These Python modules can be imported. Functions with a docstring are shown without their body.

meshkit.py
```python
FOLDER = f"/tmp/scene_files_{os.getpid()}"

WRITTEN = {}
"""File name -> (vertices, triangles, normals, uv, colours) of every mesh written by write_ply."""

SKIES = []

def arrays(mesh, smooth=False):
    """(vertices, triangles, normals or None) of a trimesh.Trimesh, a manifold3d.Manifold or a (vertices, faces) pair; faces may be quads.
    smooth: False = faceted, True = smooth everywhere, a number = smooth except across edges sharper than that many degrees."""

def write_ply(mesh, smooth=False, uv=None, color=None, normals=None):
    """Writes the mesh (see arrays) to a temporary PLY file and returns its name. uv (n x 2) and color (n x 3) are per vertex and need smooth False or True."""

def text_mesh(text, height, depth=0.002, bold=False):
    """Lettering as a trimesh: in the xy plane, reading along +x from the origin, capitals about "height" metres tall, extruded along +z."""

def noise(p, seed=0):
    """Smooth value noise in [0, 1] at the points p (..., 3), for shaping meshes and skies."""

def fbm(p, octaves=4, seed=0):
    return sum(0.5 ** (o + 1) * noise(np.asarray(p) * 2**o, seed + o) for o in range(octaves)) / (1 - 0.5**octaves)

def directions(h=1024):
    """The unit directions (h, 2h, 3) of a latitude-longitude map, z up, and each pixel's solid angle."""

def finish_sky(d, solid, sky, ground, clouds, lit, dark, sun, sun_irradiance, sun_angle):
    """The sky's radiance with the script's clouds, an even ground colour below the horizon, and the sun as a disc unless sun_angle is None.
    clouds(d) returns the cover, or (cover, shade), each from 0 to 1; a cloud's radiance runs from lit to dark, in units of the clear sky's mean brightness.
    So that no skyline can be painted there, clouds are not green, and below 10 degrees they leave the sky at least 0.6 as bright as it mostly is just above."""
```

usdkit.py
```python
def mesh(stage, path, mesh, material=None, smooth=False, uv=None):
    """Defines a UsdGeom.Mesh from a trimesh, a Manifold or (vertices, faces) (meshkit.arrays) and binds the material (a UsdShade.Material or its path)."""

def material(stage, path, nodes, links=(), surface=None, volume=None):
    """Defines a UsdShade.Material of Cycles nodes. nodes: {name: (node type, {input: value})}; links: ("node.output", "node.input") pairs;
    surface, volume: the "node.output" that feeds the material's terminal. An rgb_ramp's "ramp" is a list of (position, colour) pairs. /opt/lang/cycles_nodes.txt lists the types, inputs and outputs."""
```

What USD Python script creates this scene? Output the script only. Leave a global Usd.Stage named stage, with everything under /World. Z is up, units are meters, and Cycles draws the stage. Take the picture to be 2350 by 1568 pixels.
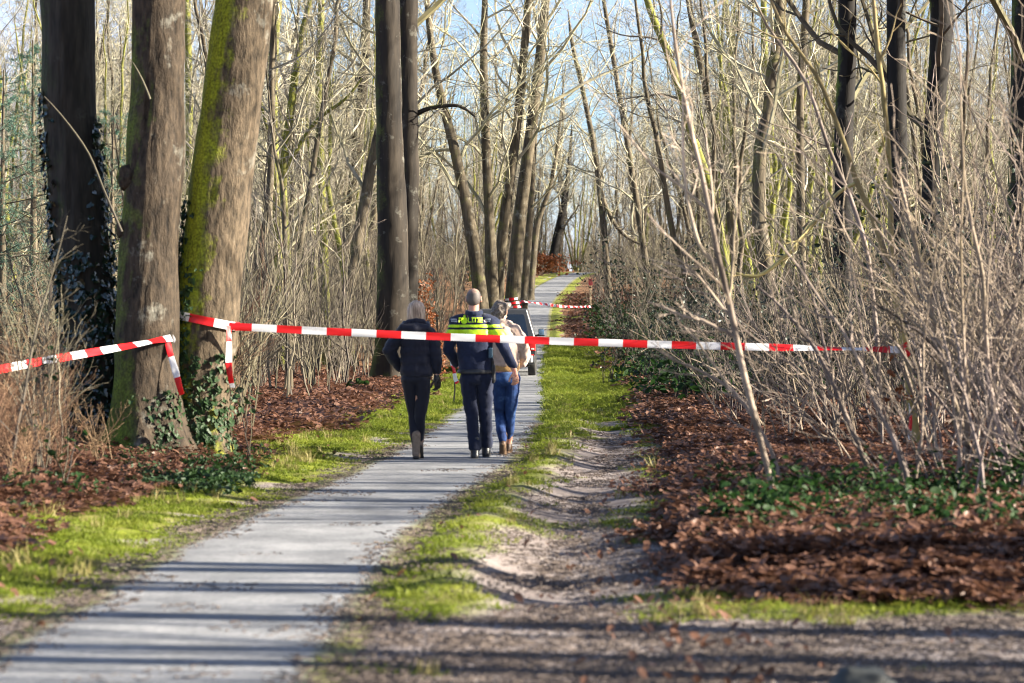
import math, numpy as np, trimesh, manifold3d, usdkit, meshkit
from pxr import Usd, UsdGeom, UsdLux, UsdShade, Sdf, Gf, Vt

stage = Usd.Stage.CreateInMemory()
UsdGeom.SetStageUpAxis(stage, 'Z'); UsdGeom.SetStageMetersPerUnit(stage, 1.0)
stage.SetDefaultPrim(UsdGeom.Xform.Define(stage, '/World').GetPrim())

# ------------------------------------------------------------------ camera, sky, sun
CAM_H, FOC = 1.38, 85.0
PXF = FOC / 36.0 * 2350.0            # pixels of the 2350-wide viewing copy of the photograph
HORIZON = 761.0
cam = UsdGeom.Camera.Define(stage, '/World/camera')
cam.CreateFocalLengthAttr(FOC); cam.CreateHorizontalApertureAttr(36.0); cam.CreateVerticalApertureAttr(36.0 * 683 / 1024)
cam.CreateClippingRangeAttr(Gf.Vec2f(0.1, 5000))
cam.CreateFStopAttr(3.2); cam.CreateFocusDistanceAttr(46.0)
cam.CreateExposureAttr(2.45)
pitch = math.degrees(math.atan((HORIZON - 784.0) / PXF))
cam.AddTranslateOp().Set(Gf.Vec3d(0, 0, CAM_H)); cam.AddRotateXOp().Set(90 + pitch)

SUN_EL = math.radians(21.0)
SUN_AZ = math.atan2(0.99, -0.12)     # towards the sun: to the right, a touch behind the camera
sun_dir = np.array([math.cos(SUN_EL) * math.sin(SUN_AZ), math.cos(SUN_EL) * math.cos(SUN_AZ), math.sin(SUN_EL)])
M_ = usdkit.material
sky = UsdLux.DomeLight.Define(stage, '/World/sky')
sky.GetPrim().SetCustomDataByKey('kind', 'structure')
skym = M_(stage, '/World/Looks/sky_air', {
    's': ('sky_texture', {'sky_type': 'single_scattering', 'sun_disc': False, 'sun_elevation': SUN_EL, 'sun_rotation': SUN_AZ,
                          'air_density': .8, 'aerosol_density': 1.1, 'ozone_density': 2.5}),
    'g': ('texture_coordinate', {}),
    'm': ('mapping', {'scale': (1.2, 1.2, 3.0)}),
    'n': ('noise_texture', {'scale': 2.2, 'detail': 5.0, 'roughness': 0.55}),
    'r': ('map_range', {'from_min': 0.36, 'from_max': 0.62, 'to_min': 0.0, 'to_max': 0.7, 'clamp': True}),
    'sz': ('separate_xyz', {}), 'h': ('map_range', {'from_min': .06, 'from_max': .40, 'to_min': 1.25, 'to_max': .12, 'clamp': True}), 'hm': ('math', {'math_type': 'multiply', 'use_clamp': True}),
    'c': ('mix_color', {'b': (4.3, 4.4, 5.4)}),
    'b': ('background_shader', {'strength': 0.05})},
    [('g.generated', 'm.vector'), ('m.vector', 'n.vector'), ('n.fac', 'r.value'), ('g.generated', 'sz.vector'), ('sz.z', 'h.value'), ('r.result', 'hm.value1'), ('h.result', 'hm.value2'), ('hm.value', 'c.fac'), ('s.color', 'c.a'), ('c.result', 'b.color')], surface='b.background')
UsdShade.MaterialBindingAPI.Apply(sky.GetPrim()).Bind(skym)
sun = UsdLux.DistantLight.Define(stage, '/World/sun')
sun.CreateNormalizeAttr(True); sun.CreateIntensityAttr(1.25); sun.CreateAngleAttr(0.5); sun.CreateColorAttr(Gf.Vec3f(1.0, 0.90, 0.74))
sun.AddTransformOp().Set(Gf.Matrix4d(Gf.Rotation(Gf.Vec3d(0, 0, 1), Gf.Vec3d(*sun_dir.tolist())), Gf.Vec3d(0, 0, 60)))

# ------------------------------------------------------------------ helpers: prims
used = {}
def numbered(parent, name):
    k = (parent, name); n = used.get(k, 0); used[k] = n + 1
    return f'{parent}/{name}' + (f'_{n:03d}' if n else '')
def setd(p, label=None, cat=None, group=None, kind=None):
    for k, v in (('label', label), ('category', cat), ('group', group), ('kind', kind)):
        if v: p.SetCustomDataByKey(k, v)
    return p
def thing(name, label, cat, loc=(0, 0, 0), rz=0.0, group=None, kind=None):
    x = UsdGeom.Xform.Define(stage, numbered('/World', name))
    x.AddTranslateOp().Set(Gf.Vec3d(*[float(c) for c in loc]))
    if rz: x.AddRotateZOp().Set(float(rz))
    return setd(x.GetPrim(), label, cat, group, kind)
def part(parent, name, mesh, mat, smooth=False, label=None, kind=None, attrs=None):
    path = numbered(str(parent.GetPath()) if parent else '/World', name)
    m = usdkit.mesh(stage, path, mesh, mat, smooth)
    if attrs:
        for k, v in attrs.items():
            UsdGeom.PrimvarsAPI(m).CreatePrimvar(k, Sdf.ValueTypeNames.FloatArray, 'vertex').Set(Vt.FloatArray.FromNumpy(np.asarray(v, np.float32)))
    return setd(m.GetPrim(), label, kind=kind)
def class_of(name):
    p = stage.CreateClassPrim('/World/Prototypes/' + name) if stage.GetPrimAtPath('/World/Prototypes') else None
    return p
protoroot = stage.CreateClassPrim('/World/Prototypes')
def proto(name, pieces):
    """a class prim holding pieces: (part name, mesh, material, smooth, kind)"""
    p = UsdGeom.Xform.Define(stage, '/World/Prototypes/' + name).GetPrim()
    for pc in pieces:
        part(p, pc[0], pc[1], pc[2], pc[3] if len(pc) > 3 else False, kind=pc[4] if len(pc) > 4 else None)
    return p
def copy_of(pr, name, label, cat, loc, rz=0.0, scale=1.0, group=None, tilt=(0, 0)):
    x = UsdGeom.Xform.Define(stage, numbered('/World', name))
    x.AddTranslateOp().Set(Gf.Vec3d(*[float(c) for c in loc]))
    if tilt[0]: x.AddRotateXOp().Set(float(tilt[0]))
    if tilt[1]: x.AddRotateYOp().Set(float(tilt[1]))
    x.AddRotateZOp().Set(float(rz)); x.AddScaleOp().Set(Gf.Vec3f(*([float(scale)] * 3 if np.ndim(scale) == 0 else map(float, scale))))
    x.GetPrim().GetReferences().AddInternalReference(pr.GetPath()); x.GetPrim().SetInstanceable(True)
    return setd(x.GetPrim(), label, cat, group)
def quats(yaw, ax, ay):
    """yaw about z, then a lean (ax, ay) about x and y"""
    c, s = np.cos(yaw / 2), np.sin(yaw / 2)
    qz = np.stack([c, 0 * c, 0 * c, s], 1)
    def mul(a, b):
        return np.stack([a[:, 0]*b[:, 0]-a[:, 1]*b[:, 1]-a[:, 2]*b[:, 2]-a[:, 3]*b[:, 3], a[:, 0]*b[:, 1]+a[:, 1]*b[:, 0]+a[:, 2]*b[:, 3]-a[:, 3]*b[:, 2],
                         a[:, 0]*b[:, 2]-a[:, 1]*b[:, 3]+a[:, 2]*b[:, 0]+a[:, 3]*b[:, 1], a[:, 0]*b[:, 3]+a[:, 1]*b[:, 2]-a[:, 2]*b[:, 1]+a[:, 3]*b[:, 0]], 1)
    qx = np.stack([np.cos(ax/2), np.sin(ax/2), 0*ax, 0*ax], 1); qy = np.stack([np.cos(ay/2), 0*ay, np.sin(ay/2), 0*ay], 1)
    return mul(qy, mul(qx, qz))
def scatter(name, protos, pos, yaw, scale, idx, label, cat, lean=None, parent=None, kind='stuff'):
    path = numbered(str(parent.GetPath()) if parent else '/World', name)
    pi = UsdGeom.PointInstancer.Define(stage, path)
    rel = pi.CreatePrototypesRel()
    for i, pr in enumerate(protos):
        x = UsdGeom.Xform.Define(stage, f'{path}/prototypes/{pr.GetName()}')
        x.GetPrim().GetReferences().AddInternalReference(pr.GetPath())
        rel.AddTarget(x.GetPath())
    n = len(pos)
    lean = np.zeros((n, 2)) if lean is None else lean
    q = quats(np.asarray(yaw, float), lean[:, 0], lean[:, 1])
    pi.CreatePositionsAttr(Vt.Vec3fArray.FromNumpy(np.asarray(pos, np.float32)))
    pi.CreateProtoIndicesAttr(Vt.IntArray.FromNumpy(np.asarray(idx, np.int32)))
    pi.CreateOrientationsAttr(Vt.QuathArray([Gf.Quath(float(a), float(b), float(c), float(d)) for a, b, c, d in q]))
    sc = np.asarray(scale, np.float32); sc = np.repeat(sc[:, None], 3, 1) if sc.ndim == 1 else sc
    pi.CreateScalesAttr(Vt.Vec3fArray.FromNumpy(sc))
    return setd(pi.GetPrim(), label, cat, kind=kind)

# ------------------------------------------------------------------ helpers: shapes
def cat_mesh(ms):
    vs, fs, o = [], [], 0
    for m in ms:
        v, f = (np.asarray(m.vertices), np.asarray(m.faces)) if hasattr(m, 'faces') else m
        vs.append(v); fs.append(f + o); o += len(v)
    return np.vstack(vs), np.vstack(fs)
def tubes(P, R, sides, cap=False):
    """P (M,n,3), R (M,n) -> vertices, triangles of M tubes"""
    P = np.asarray(P, float); R = np.asarray(R, float)
    if P.ndim == 2: P, R = P[None], R[None]
    M, n, _ = P.shape
    T = np.gradient(P, axis=1); T /= np.linalg.norm(T, axis=2, keepdims=True) + 1e-12
    mean = T.mean(1); ref = np.where(np.abs(mean[:, 2:3]) < 0.8, [[0, 0, 1.0]], [[1.0, 0, 0]])[:, None, :]
    A = np.cross(T, np.broadcast_to(ref, T.shape)); A /= np.linalg.norm(A, axis=2, keepdims=True) + 1e-12
    B = np.cross(T, A)
    an = np.arange(sides) * 2 * np.pi / sides
    V = P[:, :, None] + R[:, :, None, None] * (np.cos(an)[None, None, :, None] * A[:, :, None] + np.sin(an)[None, None, :, None] * B[:, :, None])
    i, j = np.meshgrid(np.arange(n - 1), np.arange(sides), indexing='ij')
    a, b = i * sides + j, i * sides + (j + 1) % sides
    q = np.stack([a, b, b + sides, a + sides], -1).reshape(-1, 4)
    f = np.vstack([q[:, [0, 1, 2]], q[:, [0, 2, 3]]])
    F = (f[None] + (np.arange(M) * n * sides)[:, None, None]).reshape(-1, 3)
    return V.reshape(-1, 3), F
def polyline(pts, n):
    """smooth resample of rows (any columns) to n points by chord length"""
    from scipy.interpolate import PchipInterpolator
    pts = np.asarray(pts, float)
    d = np.r_[0, np.cumsum(np.linalg.norm(np.diff(pts[:, :3], axis=0), axis=1))]
    return PchipInterpolator(d, pts, axis=0)(np.linspace(0, d[-1], n))
def spawn(P, R, k, t0, t1, ratio, ang, rr, npts, up, wob, rng, rmin=0.004, fall=0.6, bias=None, side=None):
    M, n, _ = P.shape
    t = t0 + (t1 - t0) * ((np.arange(k)[None] + rng.random((M, k))) / k)
    x = t * (n - 1); i = np.clip(np.floor(x).astype(int), 0, n - 2); f = (x - i)[..., None]
    m = np.arange(M)[:, None]
    p = P[m, i] * (1 - f) + P[m, i + 1] * f
    tan = P[m, i + 1] - P[m, i]; tan /= np.linalg.norm(tan, axis=2, keepdims=True) + 1e-12
    r = R[m, i] * (1 - f[..., 0]) + R[m, i + 1] * f[..., 0]
    pl = np.linalg.norm(np.diff(P, axis=1), axis=2).sum(1)[:, None]
    L = pl * ratio * (1 - fall * (t - t0) / max(t1 - t0, 1e-6)) * (0.55 + 0.9 * rng.random((M, k)))
    ref = np.where(np.abs(tan[..., 2:3]) < 0.8, [[[0, 0, 1.0]]], [[[1.0, 0, 0]]])
    u = np.cross(tan, np.broadcast_to(ref, tan.shape)); u /= np.linalg.norm(u, axis=2, keepdims=True); v = np.cross(tan, u)
    ph = (rng.random((M, 1)) * 6.283 + np.arange(k)[None] * 2.399 + rng.normal(0, .35, (M, k)))[..., None]
    a = np.radians(ang[0] + (ang[1] - ang[0]) * rng.random((M, k)))[..., None]
    d = np.cos(a) * tan + np.sin(a) * (np.cos(ph) * u + np.sin(ph) * v)
    if bias is not None: d = d + np.asarray(bias)
    d = (d / np.linalg.norm(d, axis=2, keepdims=True)).reshape(-1, 3)
    p = p.reshape(-1, 3); L = L.reshape(-1); r = np.maximum(r.reshape(-1) * rr, rmin)
    out = [p]
    for s in range(npts - 1):
        d = d + np.array([0, 0, up]) + rng.normal(0, wob, d.shape); d /= np.linalg.norm(d, axis=1, keepdims=True)
        out.append(out[-1] + d * (L / (npts - 1))[:, None])
    Pn = np.stack(out, 1)
    Rn = np.maximum(r[:, None] * np.linspace(1, .3, npts)[None], rmin * .7)
    return Pn, Rn
def rough_trunk(P, R, sides, rng, lump=0.05, flare=0.0, step_noise=1.3, furrow=0.0):
    """a trunk with uneven girth and root flare; P n x 3, R n"""
    V, F = tubes(P, R, sides)
    n = len(P); V = V.reshape(n, sides, 3); C = P[:, None]
    o = V - C
    off = rng.random(3) * 50
    nz = meshkit.fbm(np.stack([V[..., 0] * 2.2, V[..., 1] * 2.2, V[..., 2] * .7], -1) * step_noise + off, 3) - .5
    k = 1 + lump * 4 * nz
    if flare:
        h = np.maximum(P[:, 2] - P[0, 2], 0)[:, None]
        an = np.arange(sides) * 2 * np.pi / sides + off[0]
        k = k + flare * np.exp(-h / .28) * (1 + .5 * np.sin(an * 4)[None] + .35 * np.sin(an * 7 + 1)[None])
    V = C + o * k[..., None]
    if furrow:
        an = np.arange(sides) * 2 * np.pi / sides
        q = np.stack([np.cos(an)[None] * 6 * np.ones((n, 1)), np.sin(an)[None] * 6 * np.ones((n, 1)), P[:, 2:3] * 1.5 * np.ones((1, sides))], -1) + off
        rg = 1 - np.abs(2 * meshkit.fbm(q, 3, 5) - 1); q2 = np.stack([q[..., 0] * .25, q[..., 1] * .25, q[..., 2] * 1.1], -1)
        V = V + o / np.linalg.norm(o, axis=2, keepdims=True) * (furrow * (rg - .7) + furrow * 1.6 * (meshkit.fbm(q2, 3, 9) - .5))[..., None]
    return V.reshape(-1, 3), F
def crown_of(P, R, rng, k1=16, t0=.35, ratio=.38, k2=6, k3=5, k4=3, ang=(35, 65), up=.10, rmin=.006, wob=.14, bias=None, fall=.45):
    """limbs, branches, twigs of a bare tree on the trunk P, R (n): one mesh"""
    P, R = P[None], R[None]
    l1 = spawn(P, R, k1, t0, .99, ratio, ang, .36, 9, up, wob * 1.25, rng, rmin * 1.7, fall, bias)
    l2 = spawn(*l1, k2, .15, .97, .52, (28, 70), .5, 6, up * .5, wob * 1.7, rng, rmin * 1.0)
    ms = [tubes(*l1, 5), tubes(*l2, 4)]
    if k3:
        l3 = spawn(*l2, k3, .15, .97, .52, (25, 70), .6, 5, .03, wob * 2., rng, rmin * .75)
        ms.append(tubes(*l3, 3))
        if k4:
            l4 = spawn(*l3, k4, .2, .97, .55, (25, 65), .75, 3, .02, wob * 2., rng, rmin * .6)
            ms.append(tubes(*l4, 3))
    return cat_mesh(ms)
def W(xd, yd, d):
    return np.array([(xd - 1175.0) / PXF * d, d, CAM_H - (yd - HORIZON) / PXF * d])

# ------------------------------------------------------------------ the lie of the land
from scipy.interpolate import PchipInterpolator
_py = [-40, 0, 9.5, 15.7, 19.7, 26, 35, 50, 70, 90, 110, 135, 160, 190, 220, 250, 300, 420]
_pr = [-.6, -.66, -.69, -.61, -.34, .12, .45, .80, 1.05, 1.38, 1.75, 2.35, 3.5, 5.2, 8.0, 13, 30, 80]
path_R = PchipInterpolator(_py, _pr)
path_w = PchipInterpolator([-40, 9, 12, 26, 70, 90, 115, 160, 200, 420], [1.75, 1.62, 1.55, 1.62, 1.7, 1.6, 2.1, 2.2, 1.9, 1.8])
_zy = np.linspace(-60, 700, 1521)
_sl = 0.048 * np.clip((_zy - 62) / 24, 0, 1) * (1 - .75 * np.clip((_zy - 195) / 40, 0, 1)) * (1 - np.clip((_zy - 320) / 60, 0, 1))
_zz = np.cumsum(_sl) * (_zy[1] - _zy[0])
def sm(x, a, b):
    t = np.clip((x - a) / (b - a), 0, 1); return t * t * (3 - 2 * t)
def n2(x, y, s, seed=0, oc=3):
    return meshkit.fbm(np.stack([np.asarray(x) * s, np.asarray(y) * s, np.zeros_like(np.asarray(x, float)) + seed * 7.3], -1), oc, seed)
def lie(x, y):
    """height of the ground and its cover: grass, dirt, leaf weights"""
    x = np.asarray(x, float); y = np.asarray(y, float)
    z = np.interp(y, _zy, _zz)
    r = path_R(np.clip(y, -40, 420)); w = path_w(np.clip(y, -40, 420)); l = r - w
    e = (n2(x, y, .9, 3) - .5)
    u = x - r; v = l - x
    near = 1 - sm(y, 105, 140)
    # right: berm, rut, strip, leaf bank
    rutc = .92 + .16 * (n2(y * 0, y, .25, 5) - .5)
    rut = np.exp(-((u - rutc) / .30) ** 2) * near
    berm = np.exp(-((u - .33) / .20) ** 2) * near
    fore = 1 - sm(y, 11.6, 12.7)                           # the cross track at the bottom
    z = z + berm * .07 * (1 - fore) - rut * .065 * (1 - fore)
    bank = sm(u, 1.62 + .5 * e, 2.25 + .5 * e) * sm(y, 12.2, 14.2)
    z = z + bank * (.14 + .05 * n2(x, y, .8, 8)) + sm(u, 3, 12) * .35
    z = z + sm(v, .1, .7) * .05 + sm(v, .9, 2.2) * (.10 + .08 * n2(x, y, .7, 9)) + sm(v, 3, 14) * .3
    z = z + .05 * (n2(x, y, .55, 11) - .5) * sm(np.maximum(u, v), .1, .8) * (1 - .8 * sm(y, 30, 50))
    z = z + .022 * (n2(x, y, 3.2, 12) - .5) * sm(np.maximum(u, v), .02, .3) * (1 - sm(y, 24, 34))
    inside = np.minimum(-u, -v)
    z = z - .03 * sm(inside, .03, .12)
    rl = 1.5 + .55 * sm(y, 28, 60) + 1.1 * e
    yf = 12.5 + 2.6 * (n2(x, y, .55, 77) - .5)
    leafR = sm(u, rl - .2, rl + .4) * sm(y, yf - .4, yf + .5)
    leafR = np.maximum(leafR, sm(u, 4.0 + 2 * e, 4.9 + 2 * e))
    leafR = np.maximum(leafR, sm(y, 118, 140) * sm(u, .5 + e, .9 + e))
    leafR = np.maximum(leafR, sm(y, 86, 96) * sm(u, .35 + .9 * e, .9 + .9 * e) * sm(n2(x, y, .35, 41), .34, .5))
    leafL = sm(v, 1.0 + 1.3 * e, 1.45 + 1.3 * e)
    leaf = np.where(u > 0, leafR, leafL)
    dirtR = np.clip(1.25 * np.exp(-((u - rutc) / (.56 + .3 * e)) ** 2) * near * sm(n2(x, y, 1.3, 21), .2, .5) * (1 - .7 * sm(y, 28, 52)), 0, 1)
    dirtR = np.maximum(dirtR, (1 - sm(y, 11.0 + 1.4 * e, 12.2 + 1.4 * e)) * sm(n2(x, y, 1.1, 22), .22, .48))
    dirtR = np.maximum(dirtR, (1 - sm(y, 15, 20)) * sm(n2(x, y, .9, 23), .42, .6) * (u > 0))
    dirtL = .8 * sm(n2(x, y, 1.7, 25), .47, .62) * (1 - sm(v, .35, .75))
    dirt = np.where(u > 0, dirtR, dirtL) * (1 - leaf)
    grass = np.clip(1 - leaf - dirt, 0, 1)
    return z, grass, dirt, leaf
def gz(x, y): return lie(x, y)[0]

# ------------------------------------------------------------------ materials
def mat(name, nodes, links, surface): return M_(stage, '/World/Looks/' + name, nodes, links, surface)
def plain(name, col, rough=.6, spec=.5, metal=0.0, var=.0, scale=20., bump=0., extra=None):
    nodes = {'p': ('principled_bsdf', {'base_color': col, 'roughness': rough, 'specular_ior_level': spec, 'metallic': metal, **(extra or {})})}
    links = []
    if var or bump:
        nodes['g'] = ('texture_coordinate', {}); nodes['n'] = ('noise_texture', {'scale': scale, 'detail': 4.0, 'roughness': .6})
        links += [('g.object', 'n.vector')]
        if var:
            nodes['r'] = ('rgb_ramp', {'ramp': [(.3, tuple(c * (1 - var) for c in col)), (.7, tuple(min(1, c * (1 + var)) for c in col))]})
            links += [('n.fac', 'r.fac'), ('r.color', 'p.base_color')]
        if bump:
            nodes['b'] = ('bump', {'strength': bump, 'distance': .01}); links += [('n.fac', 'b.height'), ('b.normal', 'p.normal')]
    return mat(name, nodes, links, 'p.BSDF')
def bark(name, dark, light, moss=(.10, .14, .015), moss_lo=.45, moss_hi=.75, dirv=(-.75, .1, .45), streak=16., lich=.3, bump=.5, mossmax=.9, flat=.16, foot=0.):
    nodes = {
        'g': ('geometry', {}), 'o': ('object_info', {}),
        'm': ('mapping', {'scale': (1, 1, flat)}),
        'n': ('noise_texture', {'scale': streak, 'detail': 6.0, 'roughness': .65}),
        'r': ('rgb_ramp', {'ramp': [(.30, dark), (.52, tuple((a + b) / 2 for a, b in zip(dark, light))), (.72, light)]}),
        'n2': ('noise_texture', {'scale': 2.3, 'detail': 5.0, 'roughness': .7}),
        'lm': ('map_range', {'from_min': .58, 'from_max': .72, 'to_max': lich, 'clamp': True}),
        'lc': ('mix_color', {'b': (.42, .42, .36)}),
        'd': ('vector_math', {'math_type': 'dot_product', 'vector2': dirv}),
        'n3': ('noise_texture', {'scale': 1.7, 'detail': 6.0, 'roughness': .7}),
        'a': ('math', {'math_type': 'multiply_add', 'value2': .38}),
        'sz': ('separate_xyz', {}), 'zr': ('map_range', {'from_min': .0, 'from_max': 1.1, 'to_min': foot, 'to_max': 0., 'clamp': True}), 'az': ('math', {'math_type': 'add'}),
        'mm': ('map_range', {'from_min': moss_lo, 'from_max': moss_hi, 'to_max': mossmax, 'clamp': True}),
        'nf': ('noise_texture', {'scale': 40., 'detail': 2.0}),
        'mc': ('rgb_ramp', {'ramp': [(.3, tuple(c * .45 for c in moss)), (.7, tuple(c * 1.5 for c in moss))]}),
        'mx': ('mix_color', {}),
        'b': ('bump', {'strength': bump, 'distance': .03}),
        'p': ('principled_bsdf', {'roughness': .85, 'specular_ior_level': .25})}
    links = [('g.position', 'm.vector'), ('m.vector', 'n.vector'), ('n.fac', 'r.fac'), ('g.position', 'n2.vector'), ('n2.fac', 'lm.value'), ('lm.result', 'lc.fac'), ('r.color', 'lc.a'),
             ('g.normal', 'd.vector1'), ('g.position', 'n3.vector'), ('d.value', 'a.value1'), ('n3.fac', 'a.value3'), ('a.value', 'az.value1'), ('g.position', 'sz.vector'), ('sz.z', 'zr.value'), ('zr.result', 'az.value2'), ('az.value', 'mm.value'),
             ('g.position', 'nf.vector'), ('nf.fac', 'mc.fac'), ('mm.result', 'mx.fac'), ('lc.result', 'mx.a'), ('mc.color', 'mx.b'), ('mx.result', 'p.base_color'),
             ('n.fac', 'b.height'), ('b.normal', 'p.normal')]
    return mat(name, nodes, links, 'p.BSDF')
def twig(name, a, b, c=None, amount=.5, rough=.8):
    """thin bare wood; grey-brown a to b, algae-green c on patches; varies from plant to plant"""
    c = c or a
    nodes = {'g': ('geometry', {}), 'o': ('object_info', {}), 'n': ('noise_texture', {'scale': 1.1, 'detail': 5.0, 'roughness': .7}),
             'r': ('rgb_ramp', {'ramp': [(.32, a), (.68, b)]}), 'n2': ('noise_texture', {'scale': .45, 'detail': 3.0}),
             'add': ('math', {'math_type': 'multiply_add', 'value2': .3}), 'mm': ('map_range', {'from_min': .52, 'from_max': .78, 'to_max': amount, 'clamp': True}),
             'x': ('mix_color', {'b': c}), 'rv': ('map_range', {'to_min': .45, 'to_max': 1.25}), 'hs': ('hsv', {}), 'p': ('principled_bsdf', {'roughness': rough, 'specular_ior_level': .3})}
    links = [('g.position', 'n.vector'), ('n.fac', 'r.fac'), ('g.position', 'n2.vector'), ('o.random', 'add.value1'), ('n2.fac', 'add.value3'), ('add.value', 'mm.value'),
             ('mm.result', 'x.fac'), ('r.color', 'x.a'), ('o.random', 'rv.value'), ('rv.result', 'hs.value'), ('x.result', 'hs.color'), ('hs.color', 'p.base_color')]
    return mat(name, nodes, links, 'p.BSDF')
def leafy(name, ramp, trans=.35, rough=.5, spec=.4):
    """leaves: every leaf takes its own tone from the ramp; some light passes"""
    nodes = {'g': ('geometry', {}), 'r': ('rgb_ramp', {'ramp': ramp}), 'p': ('principled_bsdf', {'roughness': rough, 'specular_ior_level': spec}), 't': ('translucent_bsdf', {}),
             'x': ('mix_closure', {'fac': trans})}
    links = [('g.random_per_island', 'r.fac'), ('r.color', 'p.base_color'), ('r.color', 't.color'), ('p.BSDF', 'x.closure1'), ('t.BSDF', 'x.closure2')]
    return mat(name, nodes, links, 'x.closure')

bark_near = bark('bark_near', (.008, .006, .0045), (.072, .052, .034), moss_lo=.58, moss_hi=.80, lich=.4, streak=20., bump=1., flat=.34, foot=.14)
bark_mossy = bark('bark_mossy', (.014, .011, .007), (.14, .104, .068), moss=(.24, .27, .015), moss_lo=.44, moss_hi=.60, lich=.45, streak=20., bump=1., flat=.34, foot=.16)
bark_ivy = bark('bark_dark', (.010, .010, .009), (.045, .04, .032), moss=(.03, .05, .01), moss_lo=.6, moss_hi=.85, lich=.1)
bark_smooth = bark('bark_smooth', (.007, .0055, .0045), (.034, .026, .018), moss=(.07, .09, .015), moss_lo=.62, moss_hi=.9, lich=.25, streak=5.)
bark_far = bark('bark_far', (.016, .013, .009), (.15, .122, .08), moss=(.12, .13, .03), moss_lo=.58, moss_hi=.82, lich=.4, streak=7., dirv=(-.2, -.1, .3))
bark_green = bark('bark_green', (.025, .02, .013), (.19, .16, .08), moss=(.18, .195, .03), moss_lo=.32, moss_hi=.6, lich=.3, streak=7., dirv=(-.3, -.2, .3))
bark_black = bark('bark_black', (.004, .0035, .003), (.016, .013, .011), moss_lo=.75, moss_hi=.95, lich=.1, streak=6.)
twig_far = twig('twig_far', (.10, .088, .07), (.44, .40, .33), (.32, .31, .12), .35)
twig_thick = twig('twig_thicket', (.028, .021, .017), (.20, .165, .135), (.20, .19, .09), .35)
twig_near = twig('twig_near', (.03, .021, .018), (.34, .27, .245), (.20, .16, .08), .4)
twig_dark = twig('twig_dark', (.05, .04, .03), (.15, .12, .085), (.10, .10, .03), .5)

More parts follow.
